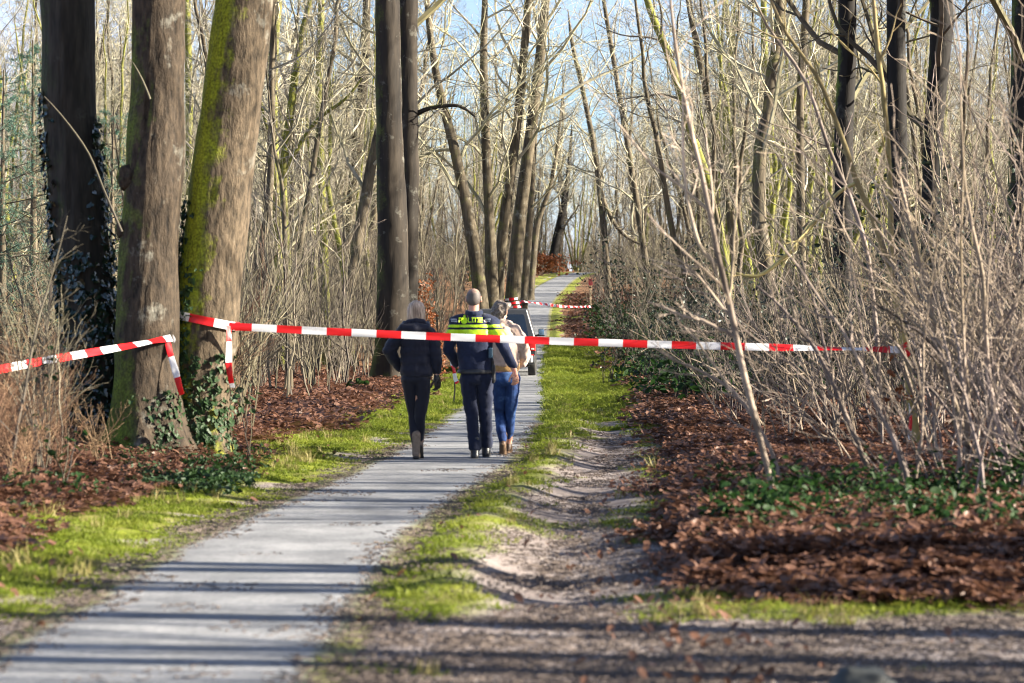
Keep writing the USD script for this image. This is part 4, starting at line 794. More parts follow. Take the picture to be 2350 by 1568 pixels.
# sprigs with green leaves and a clump of dry leaves that catch the eye
def sprig(name, label, p, h, n, size, kind, m, seed, lean=0., cat='plant'):
    rng = np.random.default_rng(seed); b = np.array([p[0], p[1], float(gz(p[0], p[1]))]); H = p[2] - b[2]
    t = thing(name, label, cat, b); ms = []; st = []
    for k in range(3):
        P = np.stack([np.linspace(0, lean + rng.normal(0, .08), 8), np.linspace(0, rng.normal(0, .08), 8), np.linspace(-.03, H + rng.uniform(0, h / 2), 8)], 1); P[1:-1] += rng.normal(0, .012, (6, 3))
        part(t, 'stem', tubes(P, np.linspace(.007, .003, 8), 5), twig_mid, True)
        for _ in range(n):
            f = rng.uniform(.72, 1); c = P[int(f * 7)] + rng.normal(0, h / 4, 3); v, fc = leaf_blade(kind, rng)
            part(t, 'leaf', (v * size * rng.uniform(.6, 1.2) @ rot3(rng, .7).T + c, fc), m)
for k_, (xd, yd, d, h, n, sz, kd, m_, lab) in enumerate([
        (112, 785, 20.5, .22, 5, .085, 'oval', bram_m, 'bramble sprig with yellow-green leaves left of the dark trunk, upper one'),
        (105, 965, 19.5, .20, 4, .08, 'oval', bram_m, 'bramble sprig with yellow-green leaves low down at the left'),
        (150, 1000, 19.0, .16, 4, .08, 'oval', bram_m, 'small yellow-leaved sprig between the brown stems at the left'),
        (572, 895, 23.5, .22, 6, .11, 'oval', ivy_m, 'dark green leafy sprig right of the hanging tape end'),
        (828, 888, 47, .3, 6, .20, 'oval', bram_m, 'green leafy sprig in front of the thick smooth trunk')]):
    sprig('leafy_sprig', lab, W(xd, yd, d), h, n, sz, kd, m_, 900 + k_)
rg = np.random.default_rng(77); p = W(2058, 885, 24.6); t = thing('dry_leaf_cluster', 'cluster of dry orange leaves caught on the forked sapling below the tape', 'leaves', p)
for _ in range(9):
    v, fc = leaf_blade('oak', rg, 1.6); part(t, 'leaf', (v * .11 @ rot3(rg, 1.2).T + rg.normal(0, .07, 3) * [.7, .5, 1.2], fc), beech_m)

# ------------------------------------------------------------------ barrier tape
tape_m = mat('barrier_tape', {'a': ('attribute', {'attribute': 'run'}), 'f': ('math', {'math_type': 'fraction'}), 'r': ('rgb_ramp', {'ramp': [(0, (.66, .012, .016)), (.5, (.78, .78, .80))], 'interpolate': False}),
    'p': ('principled_bsdf', {'roughness': .35, 'specular_ior_level': .5}), 't': ('translucent_bsdf', {}), 'x': ('mix_closure', {'fac': .3})},
    [('a.fac', 'f.value1'), ('f.value', 'r.fac'), ('r.color', 'p.base_color'), ('r.color', 't.color'), ('p.BSDF', 'x.closure1'), ('t.BSDF', 'x.closure2')], 'x.closure')
def tape(parent, name, pts, width=.075, twist=None, stripe=.25, start=0.0, crump=.0, seed=0, loose=False):
    """a ribbon along pts (world); twist: (position 0-1, degrees) rows; flat side faces the camera at 0"""
    rng = np.random.default_rng(seed)
    L = np.linalg.norm(np.diff(np.asarray(pts, float), axis=0), axis=1).sum(); n = max(24, int(L / .03))
    P = polyline(pts, n); T = np.gradient(P, axis=0); T /= np.linalg.norm(T, axis=1, keepdims=True)
    s = np.r_[0, np.cumsum(np.linalg.norm(np.diff(P, axis=0), axis=1))]
    view = np.tile([0, 1., 0], (n, 1)); up = np.cross(T, view); up /= np.linalg.norm(up, axis=1, keepdims=True); fw = np.cross(up, T)
    tw = np.radians(np.interp(s / s[-1], *zip(*(twist or [(0, 0), (1, 0)]))))[:, None]
    tw = tw + crump * (meshkit.fbm(np.stack([s * 9, s * 0 + seed, s * 0], 1), 2) - .5)[:, None]
    U = up * np.cos(tw) + fw * np.sin(tw); N = np.cross(T, U)
    wv = width / 2 * (1 - (.35 if crump else .0) * meshkit.noise(np.stack([s * 6, s * 0 + 3, s * 0], 1)))[:, None]
    rows = []
    for q in (-1, -.5, 0, .5, 1): rows.append(P + U * wv * q + N * (.006 * math.cos(q * 1.57) * np.sin(s * 5 + seed)[:, None]))
    V1 = np.stack(rows, 1); V = np.concatenate([V1 + N[:, None] * .0012, V1[:, ::-1] - N[:, None] * .0012], 1)
    i, j = np.meshgrid(np.arange(n - 1), np.arange(10), indexing='ij'); a = i * 10 + j; b = i * 10 + (j + 1) % 10
    F = np.stack([a, b, b + 10, a + 10], -1).reshape(-1, 4)
    run = np.repeat(s / (2 * stripe) + start, 10)
    return part(parent, name, (V.reshape(-1, 3), F), tape_m, True, attrs={'run': run})
def sag(a, b, drop, n=12):
    s = np.linspace(0, 1, n)[:, None]; return a * (1 - s) + b * s - np.array([0, 0, 1.]) * drop * 4 * s * (1 - s)
t = thing('barrier_tape', 'red and white barrier tape stretched across the path in front of the three people', 'tape')
A_, B_ = W(525, 749, 24.25), W(2078, 803, 24.75)
tape(t, 'ribbon', sag(A_, B_, .035), twist=[(0, 8), (.05, -4), (.5, 0), (.72, 0), (.80, 15), (.88, 62), (.93, 70), (.97, 30), (1, 0)], start=.04, seed=1)
cx = W(472, 735, 24.6); wrap = [np.array([cx[0] + .36 * math.cos(q), 24.6 + .36 * math.sin(q), CAM_H + (0.02 - .09 * (q - math.pi) / math.pi) * 1.0]) for q in np.linspace(math.pi * .93, math.pi * 1.93, 16)]
for q, w_p in enumerate(wrap): w_p[2] = W(0, np.interp(w_p[0], [W(405, 0, 24)[0], W(525, 0, 24)[0]], [724, 749]), 24.0)[2]
tape(t, 'wrap', wrap, width=.085, start=.0, seed=2, stripe=.26)
tape(t, 'hanging_end', [W(524, 748, 24.22), W(526, 780, 24.2), W(525, 830, 24.18), W(529, 870, 24.17), W(534, 890, 24.18)], width=.08, twist=[(0, 60), (.2, 25), (.6, 10), (1, -40)], start=.12, seed=3, crump=.6, stripe=.21)
tape(t, 'hanging_end', [W(2086, 925, 24.7), W(2090, 965, 24.68), W(2087, 1000, 24.65), W(2096, 1040, 24.64), W(2106, 1064, 24.65)], width=.055, twist=[(0, 70), (.3, 30), (.5, 10), (.8, 60), (1, 80)], start=.65, seed=4, crump=.8, stripe=.17)
tape(t, 'knot', [W(2083, 790, 24.62), W(2070, 800, 24.6), W(2085, 812, 24.6), W(2072, 818, 24.62)], width=.06, start=.02, seed=5, crump=.8)
t = thing('barrier_tape', 'red and white barrier tape running off the left edge from the middle trunk', 'tape')
tape(t, 'ribbon', [W(-60, 862, 21.1), W(0, 848, 21.5), W(110, 827, 22.2), W(210, 809, 22.9), W(300, 793, 23.4), W(352, 783, 23.75), W(394, 776, 24.0)], twist=[(0, -8), (.6, 15), (.9, 55), (1, 20)], start=.3, seed=6)
tape(t, 'knot', [W(372, 780, 24.1), W(388, 770, 24.05), W(397, 780, 24.05), W(384, 786, 24.08)], width=.08, start=.55, seed=7, crump=.6)
tape(t, 'hanging_end', [W(384, 780, 24.0), W(390, 810, 23.95), W(402, 850, 23.9), W(411, 885, 23.88), W(417, 906, 23.87)], width=.085, twist=[(0, 60), (.2, 20), (.6, 0), (1, -35)], start=.08, seed=8, crump=.5, stripe=.22)
t = thing('barrier_tape', 'far red and white barrier tape sagging across the path beyond the van', 'tape')
a_, b_ = W(1181, 690, 111), W(1358, 704, 116)
tape(t, 'ribbon', [a_, W(1225, 695, 112), W(1262, 700, 113), W(1300, 704, 114), b_], width=.14, twist=[(0, 0), (.15, 70), (.35, 40), (.5, 0), (.62, 30), (.8, 60), (1, 0)], seed=9, crump=.9, stripe=.22)
t = thing('barrier_tape', 'red and white tape wound round the foot of the pale leaning trunk behind the van', 'tape')
cx = W(1175, 700, 94); wr = [np.array([cx[0] + .33 * math.cos(q), 94 + .33 * math.sin(q), W(0, 712 - 26 * q / 18, 94)[2]]) for q in np.linspace(0, 18, 60)]
tape(t, 'ribbon', wr, width=.12, seed=10, crump=.4, stripe=.2)
t = thing('barrier_tape', 'scrap of red and white tape hanging in the undergrowth behind the officer', 'tape')
tape(t, 'ribbon', [W(1030, 803, 46), W(1037, 812, 46), W(1036, 830, 46), W(1042, 850, 46), W(1044, 866, 46), W(1050, 880, 46)], width=.09, twist=[(0, 10), (.4, 50), (.7, 0), (1, 20)], seed=11, crump=.8, stripe=.16)
p = W(1038, 0, 46.1); t = thing('shrub_stem', 'thin bare stem holding the scrap of tape behind the officer', 'stem', (p[0], p[1], float(gz(p[0], p[1]))))
part(t, 'stem', tubes(*stem_line(1.9, .05, np.random.default_rng(4), 10, .04, .014, .004), 6), twig_thick, True)

# marker post with a dark red box, the dark stone at the bottom
p = W(1355, 698, 125); b0 = np.array([p[0], p[1], float(gz(p[0], p[1]))])
t = thing('marker_post', 'pale wooden stake with a dark red box on it, right of the far path', 'post', b0)
def rbox(sx, sy, sz, c, r=.01):
    m = manifold3d.Manifold.batch_hull([manifold3d.Manifold.sphere(r, 12).translate((c[0] + a * (sx / 2 - r), c[1] + b * (sy / 2 - r), c[2] + d * (sz / 2 - r))) for a in (-1, 1) for b in (-1, 1) for d in (-1, 1)])
    return m
wood_m = plain('pale_wood', (.50, .38, .24), .75, .3, var=.25, scale=9.)
hb = W(0, 642, 125)[2] - b0[2]
part(t, 'stake', rbox(.09, .09, hb + .2, (0, 0, (hb + .2) / 2 - .2)), wood_m, 30)
part(t, 'box', rbox(.21, .12, .30, (0, -.11, hb - .15), .012), plain('dark_red_paint', (.20, .012, .02), .45), 30)
part(t, 'cap', rbox(.24, .16, .03, (0, -.10, hb + .017), .01), plain('dark_red_lid', (.11, .01, .015), .5), 30)
sp = W(1971, 1600, 9.05); v, f = lump((0, 0, 0), .118, 14, (1.1, .95, .85))
st = part(None, 'stone', (v + [sp[0], 9.05, float(gz(sp[0], 9.05)) + .03], f), plain('dark_stone', (.016, .020, .021), .7, var=.4, scale=12., bump=.5), True)
setd(st, 'dark rounded stone at the bottom edge of the photo', 'stone')

# ------------------------------------------------------------------ people: one continuous body each, clothes over it
Mf = manifold3d.Manifold
def ell(p, rx, ry=None, rz=None, seg=20):
    ry = rx if ry is None else ry; rz = rx if rz is None else rz
    return Mf.sphere(1.0, seg).scale((rx, ry, rz)).translate(tuple(map(float, p)))
def bones(chains, ref=.02, it=6, lam=.5):
    """chains: lists of (point, rx[, ry, rz]); neighbours are hulled, all joined, remeshed and smoothed"""
    ms = []
    for ch in chains:
        es = [ell(c[0], *c[1:]) for c in ch]
        ms += [Mf.batch_hull([a, b]) for a, b in zip(es[:-1], es[1:])] if len(es) > 1 else es
    u = Mf.batch_boolean(ms, manifold3d.OpType.Add).refine_to_length(ref)
    m = u.to_mesh(); t = trimesh.Trimesh(m.vert_properties[:, :3], m.tri_verts, process=True)
    if it: trimesh.smoothing.filter_taubin(t, lamb=lam, nu=lam + .03, iterations=it)
    return t
def wrinkle(t, amp, sc, seed, aniso=(1, 1, 1)):
    v = np.array(t.vertices); k = meshkit.fbm(v * sc * np.array(aniso) + seed, 3, seed) - .5
    t.vertices = v + t.vertex_normals * (k * amp * 2)[:, None]; return t
def hand(wr, d, palm_n, seed=0, curl=.5, s=1.0):
    """finger chains from the wrist wr along d; palm_n is the direction the palm faces"""
    d = np.array(d, float); d /= np.linalg.norm(d); pn = np.array(palm_n, float); pn -= d * (pn @ d); pn /= np.linalg.norm(pn); sd = np.cross(d, pn)
    wr = np.array(wr, float); out = [[(wr, .026 * s), (wr + d * .045 * s, .030 * s, .030 * s, .030 * s)]]
    for q in range(4): out.append([(wr + d * .02 * s + sd * (q - 1.5) * .012 * s, .016 * s), (wr + d * .09 * s + sd * (q - 1.5) * .021 * s, .0125 * s)])
    for q, L in enumerate((.066, .076, .071, .055)):
        b = wr + d * .09 * s + sd * (q - 1.5) * .021 * s; ch = [(b, .0105 * s)]; a = curl * .35; p = b
        for seg_, fr_ in enumerate((.45, .31, .24)):
            dd = d * math.cos(a) + pn * math.sin(a) + sd * (q - 1.5) * .04; p = p + dd * L * fr_ * s; ch.append((p, (.0098 - .0008 * seg_) * s)); a += curl
        out.append(ch)
    b = wr + d * .03 * s - sd * .026 * s; ch = [(b, .014 * s)]
    for fr_, a in ((.036, .75), (.030, .45), (.022, .25)): b = b + (d * math.cos(a) - sd * math.sin(a) + pn * .3) * fr_ * s; ch.append((b, .0105 * s))
    out.append(ch); return out
def head(c, yaw=0.0, s=1.0, tilt=0.0):
    """skin chains of a head centred at c, facing +y turned by yaw (degrees, to the right positive)"""
    c = np.array(c, float); a = math.radians(yaw); R = np.array([[math.cos(a), math.sin(a), 0], [-math.sin(a), math.cos(a), 0], [0, 0, 1]])
    f = lambda x, y, z: c + R @ (np.array([x, y, z]) * s)
    ch = [[(f(0, -.012, .03), .076 * s, .092 * s, .088 * s), (f(0, .02, .0), .068 * s, .078 * s, .085 * s)], [(f(0, .02, 0), .066 * s, .075 * s, .08 * s), (f(0, .045, -.075), .042 * s, .042 * s, .036 * s)],
          [(f(0, .10, .0), .010 * s), (f(0, .118, -.03), .015 * s)], [(f(-.025, .085, -.06), .012 * s), (f(.025, .085, -.06), .012 * s)], [(f(-.03, .088, .025), .012 * s), (f(.03, .088, .025), .012 * s)]]
    for e in (-1, 1): ch.append([(f(e * .078, -.005, .018), .008 * s, .018 * s, .022 * s), (f(e * .083, -.012, -.015), .008 * s, .012 * s, .014 * s)])
    return ch, f, R
skin = plain('skin', (.48, .26, .19), .5, .4, extra={'subsurface_weight': .15, 'subsurface_radius': (1, .3, .15), 'subsurface_scale': .02})
eye_m = plain('eye', (.25, .22, .2), .2); lip_m = plain('lips', (.32, .11, .10), .4)
def face_parts(t, f, s):
    for e in (-1, 1): part(t, 'eye', trimesh.creation.icosphere(2, .012 * s).apply_translation(f(e * .03, .083, .012)), eye_m, True)
    part(t, 'mouth', bones([[(f(-.02, .093, -.052), .006 * s), (f(.02, .093, -.052), .006 * s)]], .006, 2), lip_m, True)
def boot(ank, toe_dir, s=1.0, toe_down=0.0, shaft=.16):
    """ankle point (heel below it), foot direction in plan, toe_down pitch in degrees (heel raised)"""
    ank = np.array(ank, float); a = math.radians(toe_down); h = np.array([toe_dir[0], toe_dir[1], 0.]); h /= np.linalg.norm(h); up = np.array([0, 0, 1.])
    fd = h * math.cos(a) - up * math.sin(a); fu = up * math.cos(a) + h * math.sin(a)
    g = lambda y, z: ank + (fd * y + fu * z) * s
    heel, ball, toe = g(-.035, -.055), g(.13, -.068), g(.19, -.068)
    up_ = bones([[(g(-.005 - .1 * math.sin(a) * 0, shaft), .052 * s), (g(-.005, .02), .046 * s)], [(g(-.005, .02), .046 * s), (heel, .040 * s)], [(g(.01, .0), .042 * s), (ball, .040 * s, .04 * s, .032 * s)], [(ball, .042 * s, .042 * s, .03 * s), (toe, .036 * s, .036 * s, .026 * s)], [(heel, .040 * s), (ball, .042 * s, .042 * s, .03 * s)]], .02, 5)
    sole = bones([[(g(-.045, -.090), .038 * s, .038 * s, .012 * s), (g(.13, -.093), .045 * s, .045 * s, .010 * s)], [(g(.13, -.093), .045 * s, .045 * s, .010 * s), (g(.195, -.093), .036 * s, .036 * s, .010 * s)], [(g(-.045, -.085), .036 * s, .036 * s, .020 * s), (g(-.01, -.085), .036 * s, .036 * s, .020 * s)]], .02, 2)
    return up_, sole
def band(m, z0, z1, off=.004, only=None):
    """the strip of a garment between two heights (z0 and z1 may be planes: point, normal), lifted off the cloth"""
    s = trimesh.Trimesh(m.vertices, m.faces, process=False).slice_plane((0, 0, z0), (0, 0, 1)).slice_plane((0, 0, z1), (0, 0, -1))
    if only is not None: s.update_faces(only(s.triangles_center)); s.remove_unreferenced_vertices()
    s.merge_vertices(); v = s.vertices + s.vertex_normals * off
    return np.array(v), np.array(s.faces)
def cloth_m(name, col, sheen=.3, rough=.85, var=.2, scale=60., bump=.25):
    return plain(name, col, rough, .2, var=var, scale=scale, bump=bump, extra={'sheen_weight': sheen, 'sheen_roughness': .5})
A = np.array

# --- police officer: X to the right, Y away, Z up
S = 213.0
def loc(x0, y0): return lambda x, y, Y=0.0: A([(x - x0) / S, Y, (y0 - y) / S])
o = loc(1095, 1053); D0 = 26.05
t = thing('person', 'police officer in dark blue jacket with lime reflective bands, walking away, arm behind the woman', 'person', (*W(1095, 0, D0)[:2], float(path_R(26) * 0)), 0)
hd, f, R_ = head(o(1087, 686, .03), 4, 1.0)
shl, shr = o(1043, 742, 0), o(1134, 742, 0)
ell_, elr = o(1029, 800, .02), o(1157, 796, -.06)
wrl, wrr = o(1050, 838, .20), o(1181, 849, -.13)
hipl, hipr = o(1076, 866, .0), o(1111, 866, 0)
knl, knr = o(1082, 945, .03), o(1114, 950, .10)
anl, anr = o(1090, 1032, -.04), o(1115, 1029, .22)
body = bones(hd + [[(o(1087, 712, .015), .058), (o(1088, 690, .02), .055)], [(o(1088, 725, .0), .09, .08, .07), (o(1090, 790, 0), .14, .10, .12), (o(1093, 850, 0), .15, .11, .1)],
    [(shl, .06), (ell_, .045), (wrl, .03)], [(shr, .06), (elr, .045), (wrr, .03)], [(shl, .06), (o(1088, 735), .08), (shr, .06)],
    [(hipl, .09), (knl, .06), (anl, .045)], [(hipr, .09), (knr, .06), (anr, .045)]] + hand(wrr, (.12, -.1, -1), (-.6, .7, 0), curl=.55) + hand(wrl, (.5, .8, -.3), (0, .3, -1), curl=.5), .011, 4)
part(t, 'body', body, skin, True)
face_parts(t, f, 1.0)
hair_m = mat('cropped_hair', {'g': ('geometry', {}), 's': ('separate_xyz', {}), 'n': ('noise_texture', {'scale': 60., 'detail': 3.}), 'a': ('math', {'math_type': 'multiply_add', 'value2': .35}), 'm': ('map_range', {'from_min': .55, 'from_max': 1.05, 'clamp': True}), 'x': ('mix_color', {'a': (.10, .085, .08), 'b': (.40, .25, .19)}), 'p': ('principled_bsdf', {'roughness': .6, 'specular_ior_level': .3})},
    [('g.normal', 's.vector'), ('g.position', 'n.vector'), ('n.fac', 'a.value1'), ('s.z', 'a.value3'), ('a.value', 'm.value'), ('m.result', 'x.fac'), ('x.result', 'p.base_color')], 'p.BSDF')
hb_ = bones([[(f(0, -.016, .035), .0785, .090, .086), (f(0, -.035, .0), .076, .072, .075)]], .015, 3); hb_ = trimesh.Trimesh(hb_.vertices, hb_.faces)
part(t, 'hair', hb_.slice_plane(f(0, 0, -.045), A([0, -.5, 1.]) / 1.118).slice_plane(f(0, .04, .05), A([0, -1., -.35]) / 1.06), hair_m, True)
jk = bones([[(o(1088, 728, .005), .115, .10, .05), (o(1088, 752, 0), .20, .125, .10), (o(1090, 800, 0), .195, .13, .12), (o(1091, 838, 0), .185, .135, .06), (o(1091, 852, 0), .185, .135, .05)],
    [(shl + A([.03, 0, -.01]), .085, .085, .08), (o(1034, 772, .0), .072), (ell_, .064), (o(1042, 824, .12), .054), (wrl - A([.02, .03, -.02]), .045)],
    [(shr + A([-.03, 0, -.01]), .085, .085, .08), (o(1146, 770, -.03), .072), (elr, .064), (o(1170, 825, -.1), .054), (wrr + A([-.012, .01, .055]), .044)],
    [(o(1062, 728, .0), .06, .07, .05), (o(1043, 738), .065)], [(o(1114, 728, 0), .06, .07, .05), (o(1134, 738), .065)]], .022, 9)
wrinkle(jk, .012, 9, 3, (1, 1, 1.6)); wrinkle(jk, .006, 22, 8)
navy = cloth_m('navy_cloth', (.012, .018, .045), .15); navy2 = cloth_m('navy_trousers', (.010, .014, .034), .1)
part(t, 'jacket', jk, navy, True)
collar = bones([[(o(1088, 716, .0) + A([.078 * math.cos(q), .075 * math.sin(q), .012 * math.sin(q)]), .020, .020, .030), (o(1088, 716, .0) + A([.078 * math.cos(q + .5), .075 * math.sin(q + .5), .012 * math.sin(q + .5)]), .020, .020, .030)] for q in np.arange(0, 6.28, .5)], .015, 4)
part(t, 'collar', collar, navy, True)
lime = plain('lime_reflective', (.50, .76, .010), .5, .5, var=.08, scale=40.)
back_or_arm = lambda c: (c[:, 1] < .03) | (np.abs(c[:, 0]) > .2)
part(t, 'reflective_band', band(jk, 1.336, 1.400, .005), lime, True)
part(t, 'reflective_band', band(jk, 1.424, 1.452, .005), lime, True)
# lettering on the back: P, an emblem in the place of the O, then LITIE
def on_back(m, x_c, z_c, off):
    """wrap a flat mesh lying in xz on the jacket's back"""
    v = np.array(m.vertices); jv = np.array(jk.vertices); jv = jv[jv[:, 1] < .02]
    from scipy.interpolate import griddata
    q = np.c_[v[:, 0] + x_c, v[:, 1] + z_c]
    y = griddata(jv[:, [0, 2]], jv[:, 1], q, method='linear'); y = np.where(np.isnan(y), -.1, y)
    return np.c_[q[:, 0], y - off - v[:, 2], q[:, 1]], np.array(m.faces)
xb, zb_ = (1052 - 1095) / S, (1053 - 741.5) / S + .016
def letter(ch, x, h=.050):
    m = meshkit.text_mesh(ch, h, .003, True); m = m.subdivide(); part(t, 'letter', (lambda q: (q[0], q[1][:, ::-1]))(on_back(m, x, zb_, .011)), lime, False)
letter('P', xb)
for k_, ch in enumerate('LITIE'): letter(ch, xb + [.098, .138, .160, .201, .223][k_])
from shapely.geometry import Polygon
star = Polygon([(-.030, -.026), (-.012, -.040), (.012, -.040), (.030, -.026), (.034, .0), (.026, .026), (.012, .030), (.016, .044), (.004, .064), (-.008, .050), (-.012, .030), (-.026, .026), (-.034, .0)])
em = trimesh.creation.extrude_polygon(star, .004, engine='earcut').subdivide().subdivide()
part(t, 'emblem', (lambda q: (q[0], q[1][:, ::-1]))(on_back(em, xb + .064, zb_ + .023, .011)), lime, False)
silver = plain('silver_reflective', (.30, .34, .42), .35, .6)
for side in (-1, 1):
    for q in range(5):
        for rr in range(2):
            bx = trimesh.creation.box((.011, .015, .003)).subdivide(); x_ = (xb - .016 - q * .0135 - .006 * rr) if side < 0 else (xb + .283 + q * .0135 + .006 * rr)
            part(t, 'reflective_block', on_back(bx, x_, zb_ + .012 + .02 * rr, .010), silver)
tr = bones([[(o(1091, 848), .165, .12, .05), (o(1092, 868, .0), .17, .125, .08)], [(hipl + A([-.005, 0, 0]), .098, .115, .10), (o(1079, 905, .02), .088, .095, .09), (knl, .072, .078, .08), (o(1086, 985, -.01), .066, .07, .07), (anl + A([0, 0, .03]), .072, .076, .05)],
    [(hipr + A([.005, 0, 0]), .098, .115, .10), (o(1113, 905, .05), .088, .095, .09), (knr, .072, .078, .08), (o(1115, 985, .14), .066, .07, .07), (anr + A([0, 0, .03]), .072, .076, .05)]], .02, 7)
wrinkle(tr, .014, 11, 5, (1, 1, 1.5)); part(t, 'trousers', tr, navy2, True)
blk = plain('black_leather', (.012, .013, .016), .38, .5, var=.3, scale=30.)
for an_, dr, pitch_ in ((anl, (-.06, 1), 4), (anr, (.06, 1), 0)):
    u_, s_ = boot(an_ - A([0, 0, .005]), dr, 1.08, pitch_, .115); b_ = part(t, 'boot', u_, blk, True); part(b_, 'sole', s_, plain('rubber', (.02, .02, .02), .8) if not stage.GetPrimAtPath('/World/Looks/rubber') else UsdShade.Material.Get(stage, '/World/Looks/rubber'), True)
part(t, 'belt', band(bones([[(o(1091, 850), .195, .142, .05), (o(1091, 856), .195, .142, .05)]], .02, 2), .93, .985, .003), blk, True)
part(t, 'holster', bones([[(o(1131, 840, -.02), .03, .045, .03), (o(1132, 868, -.02), .028, .04, .05)], [(o(1130, 826, -.03), .018, .03, .03), (o(1131, 842, -.02), .022, .03, .02)]], .015, 3), blk, True)
part(t, 'radio', rbox(.045, .05, .11, tuple(o(1126, 808, -.125)), .01), plain('radio_blue', (.02, .06, .10), .4), 30)

# --- woman on the left: padded dark coat with a hood, leggings, grey ankle boots
o = loc(953, 1056); D1 = 25.9
t = thing('person', 'woman in dark padded hooded coat and leggings walking away, hand in her pocket', 'person', (*W(953, 0, D1)[:2], 0), 0)
hd, f, R_ = head(o(955, 716, .03), -5, .95)
shl, shr = o(917, 768), o(990, 768); ell_, elr = o(893, 806, -.03), o(1000, 815, -.02); wrl, wrr = o(918, 846, .10), o(1002, 862, .03)
hipl, hipr = o(940, 872), o(969, 872); knl, knr = o(950, 955, .05), o(964, 955, -.02); anl, anr = o(955, 1032, -.03), o(962, 1018, .12)
body = bones(hd + [[(o(954, 742, .01), .05), (o(954, 720, .02), .047)], [(o(954, 752), .08, .07, .06), (o(955, 810), .12, .09, .1), (o(955, 862), .14, .11, .09)], [(shl, .05), (ell_, .04), (wrl, .027)], [(shr, .05), (elr, .04), (wrr, .027)], [(shl, .05), (o(954, 760), .07), (shr, .05)],
    [(hipl, .09), (knl, .055), (anl, .04)], [(hipr, .09), (knr, .055), (anr, .04)]] + hand(wrl, (.6, .6, -.4), (0, 0, -1), curl=.5, s=.9), .012, 4)
part(t, 'body', body, skin, True); face_parts(t, f, .95)
blond = mat('blond_hair', {'g': ('geometry', {}), 'm': ('mapping', {'scale': (1, 1, .16)}), 'n': ('noise_texture', {'scale': 42., 'detail': 5.}), 'r': ('rgb_ramp', {'ramp': [(.3, (.12, .07, .045)), (.66, (.60, .45, .33))]}), 'b': ('bump', {'strength': .6, 'distance': .006}), 'p': ('principled_bsdf', {'roughness': .5})},
    [('g.position', 'm.vector'), ('m.vector', 'n.vector'), ('n.fac', 'r.fac'), ('r.color', 'p.base_color'), ('n.fac', 'b.height'), ('b.normal', 'p.normal')], 'p.BSDF')
hr = bones([[(f(0, -.015, .035), .088, .098, .086), (f(0, -.045, -.05), .094, .070, .075), (f(0, -.06, -.11), .088, .05, .06)], [(f(-.07, .02, .0), .030, .06, .06), (f(-.075, .01, -.10), .028, .045, .05)], [(f(.07, .02, .0), .030, .06, .06), (f(.075, .01, -.10), .028, .045, .05)]], .014, 5)
wrinkle(hr, .010, 26, 4, (1, 1, .25)); part(t, 'hair', hr, blond, True)
pad = cloth_m('padded_coat', (.007, .009, .022), .12, .6)
ct = bones([[(o(954, 758), .13, .11, .06), (o(954, 778), .172, .125, .10), (o(955, 815), .165, .125, .11), (o(955, 850), .172, .135, .08), (o(957, 862), .178, .14, .035)],
    [(shl + A([.02, 0, 0]), .078), (o(905, 788, -.02), .075), (ell_, .068), (o(906, 828, .05), .06), (wrl + A([-.01, -.02, .01]), .05)], [(shr + A([-.02, 0, 0]), .078), (o(995, 790), .073), (elr, .064), (o(1002, 840), .056), (wrr + A([0, 0, .035]), .046)]], .02, 7)
v = np.array(ct.vertices); ct.vertices = v + ct.vertex_normals * (.010 * np.abs(np.sin(v[:, 2] * 31)) ** .6 - .006)[:, None]; wrinkle(ct, .010, 13, 6)
part(t, 'coat', ct, pad, True)
hood = bones([[(o(916, 762, -.06), .035, .05, .035), (o(926, 752, -.09), .045, .055, .045), (o(953, 756, -.125), .05, .05, .065), (o(980, 754, -.09), .045, .055, .042), (o(987, 766, -.05), .035, .05, .032)],
    [(o(928, 748, .03), .03, .06, .05), (o(926, 752, -.07), .035, .05, .045)], [(o(980, 748, .03), .03, .06, .05), (o(981, 752, -.07), .035, .05, .045)], [(o(935, 742, -.06), .03), (o(954, 740, -.085), .035, .04, .04), (o(973, 742, -.06), .03)], [(o(954, 742, -.085), .04), (o(954, 768, -.12), .075, .045, .05)]], .018, 6)
wrinkle(hood, .012, 15, 2); part(t, 'hood', hood, pad, True)
lg = bones([[(o(955, 852), .15, .115, .05), (o(955, 872), .163, .13, .07)], [(hipl, .094, .12, .09), (o(945, 910, .03), .082, .095, .08), (knl, .06, .065, .06), (o(951, 990, .01), .056, .06, .05), (anl + A([0, 0, .05]), .044)], [(hipr, .094, .12, .09), (o(969, 910, -.0), .082, .095, .08), (knr, .06, .065, .06), (o(963, 985, .03), .055, .058, .05), (anr + A([0, -.03, .05]), .044)]], .018, 7)
wrinkle(lg, .006, 12, 1); part(t, 'leggings', lg, cloth_m('leggings', (.006, .008, .018), .1, .6), True)
grey_suede = plain('grey_suede', (.20, .155, .12), .85, .2, var=.25, scale=40.)
for an_, dr, pitch_ in ((anl, (.02, 1), 3), (anr, (.05, 1), 42)):
    u_, s_ = boot(an_, dr, .95, pitch_, .17); b_ = part(t, 'boot', u_, grey_suede, True); part(b_, 'sole', s_, UsdShade.Material.Get(stage, '/World/Looks/rubber'), True)
part(t, 'glove', bones(hand(wrr, (.1, .1, -1), (-.6, .5, 0), curl=.6, s=1.12), .010, 3), blk, True)

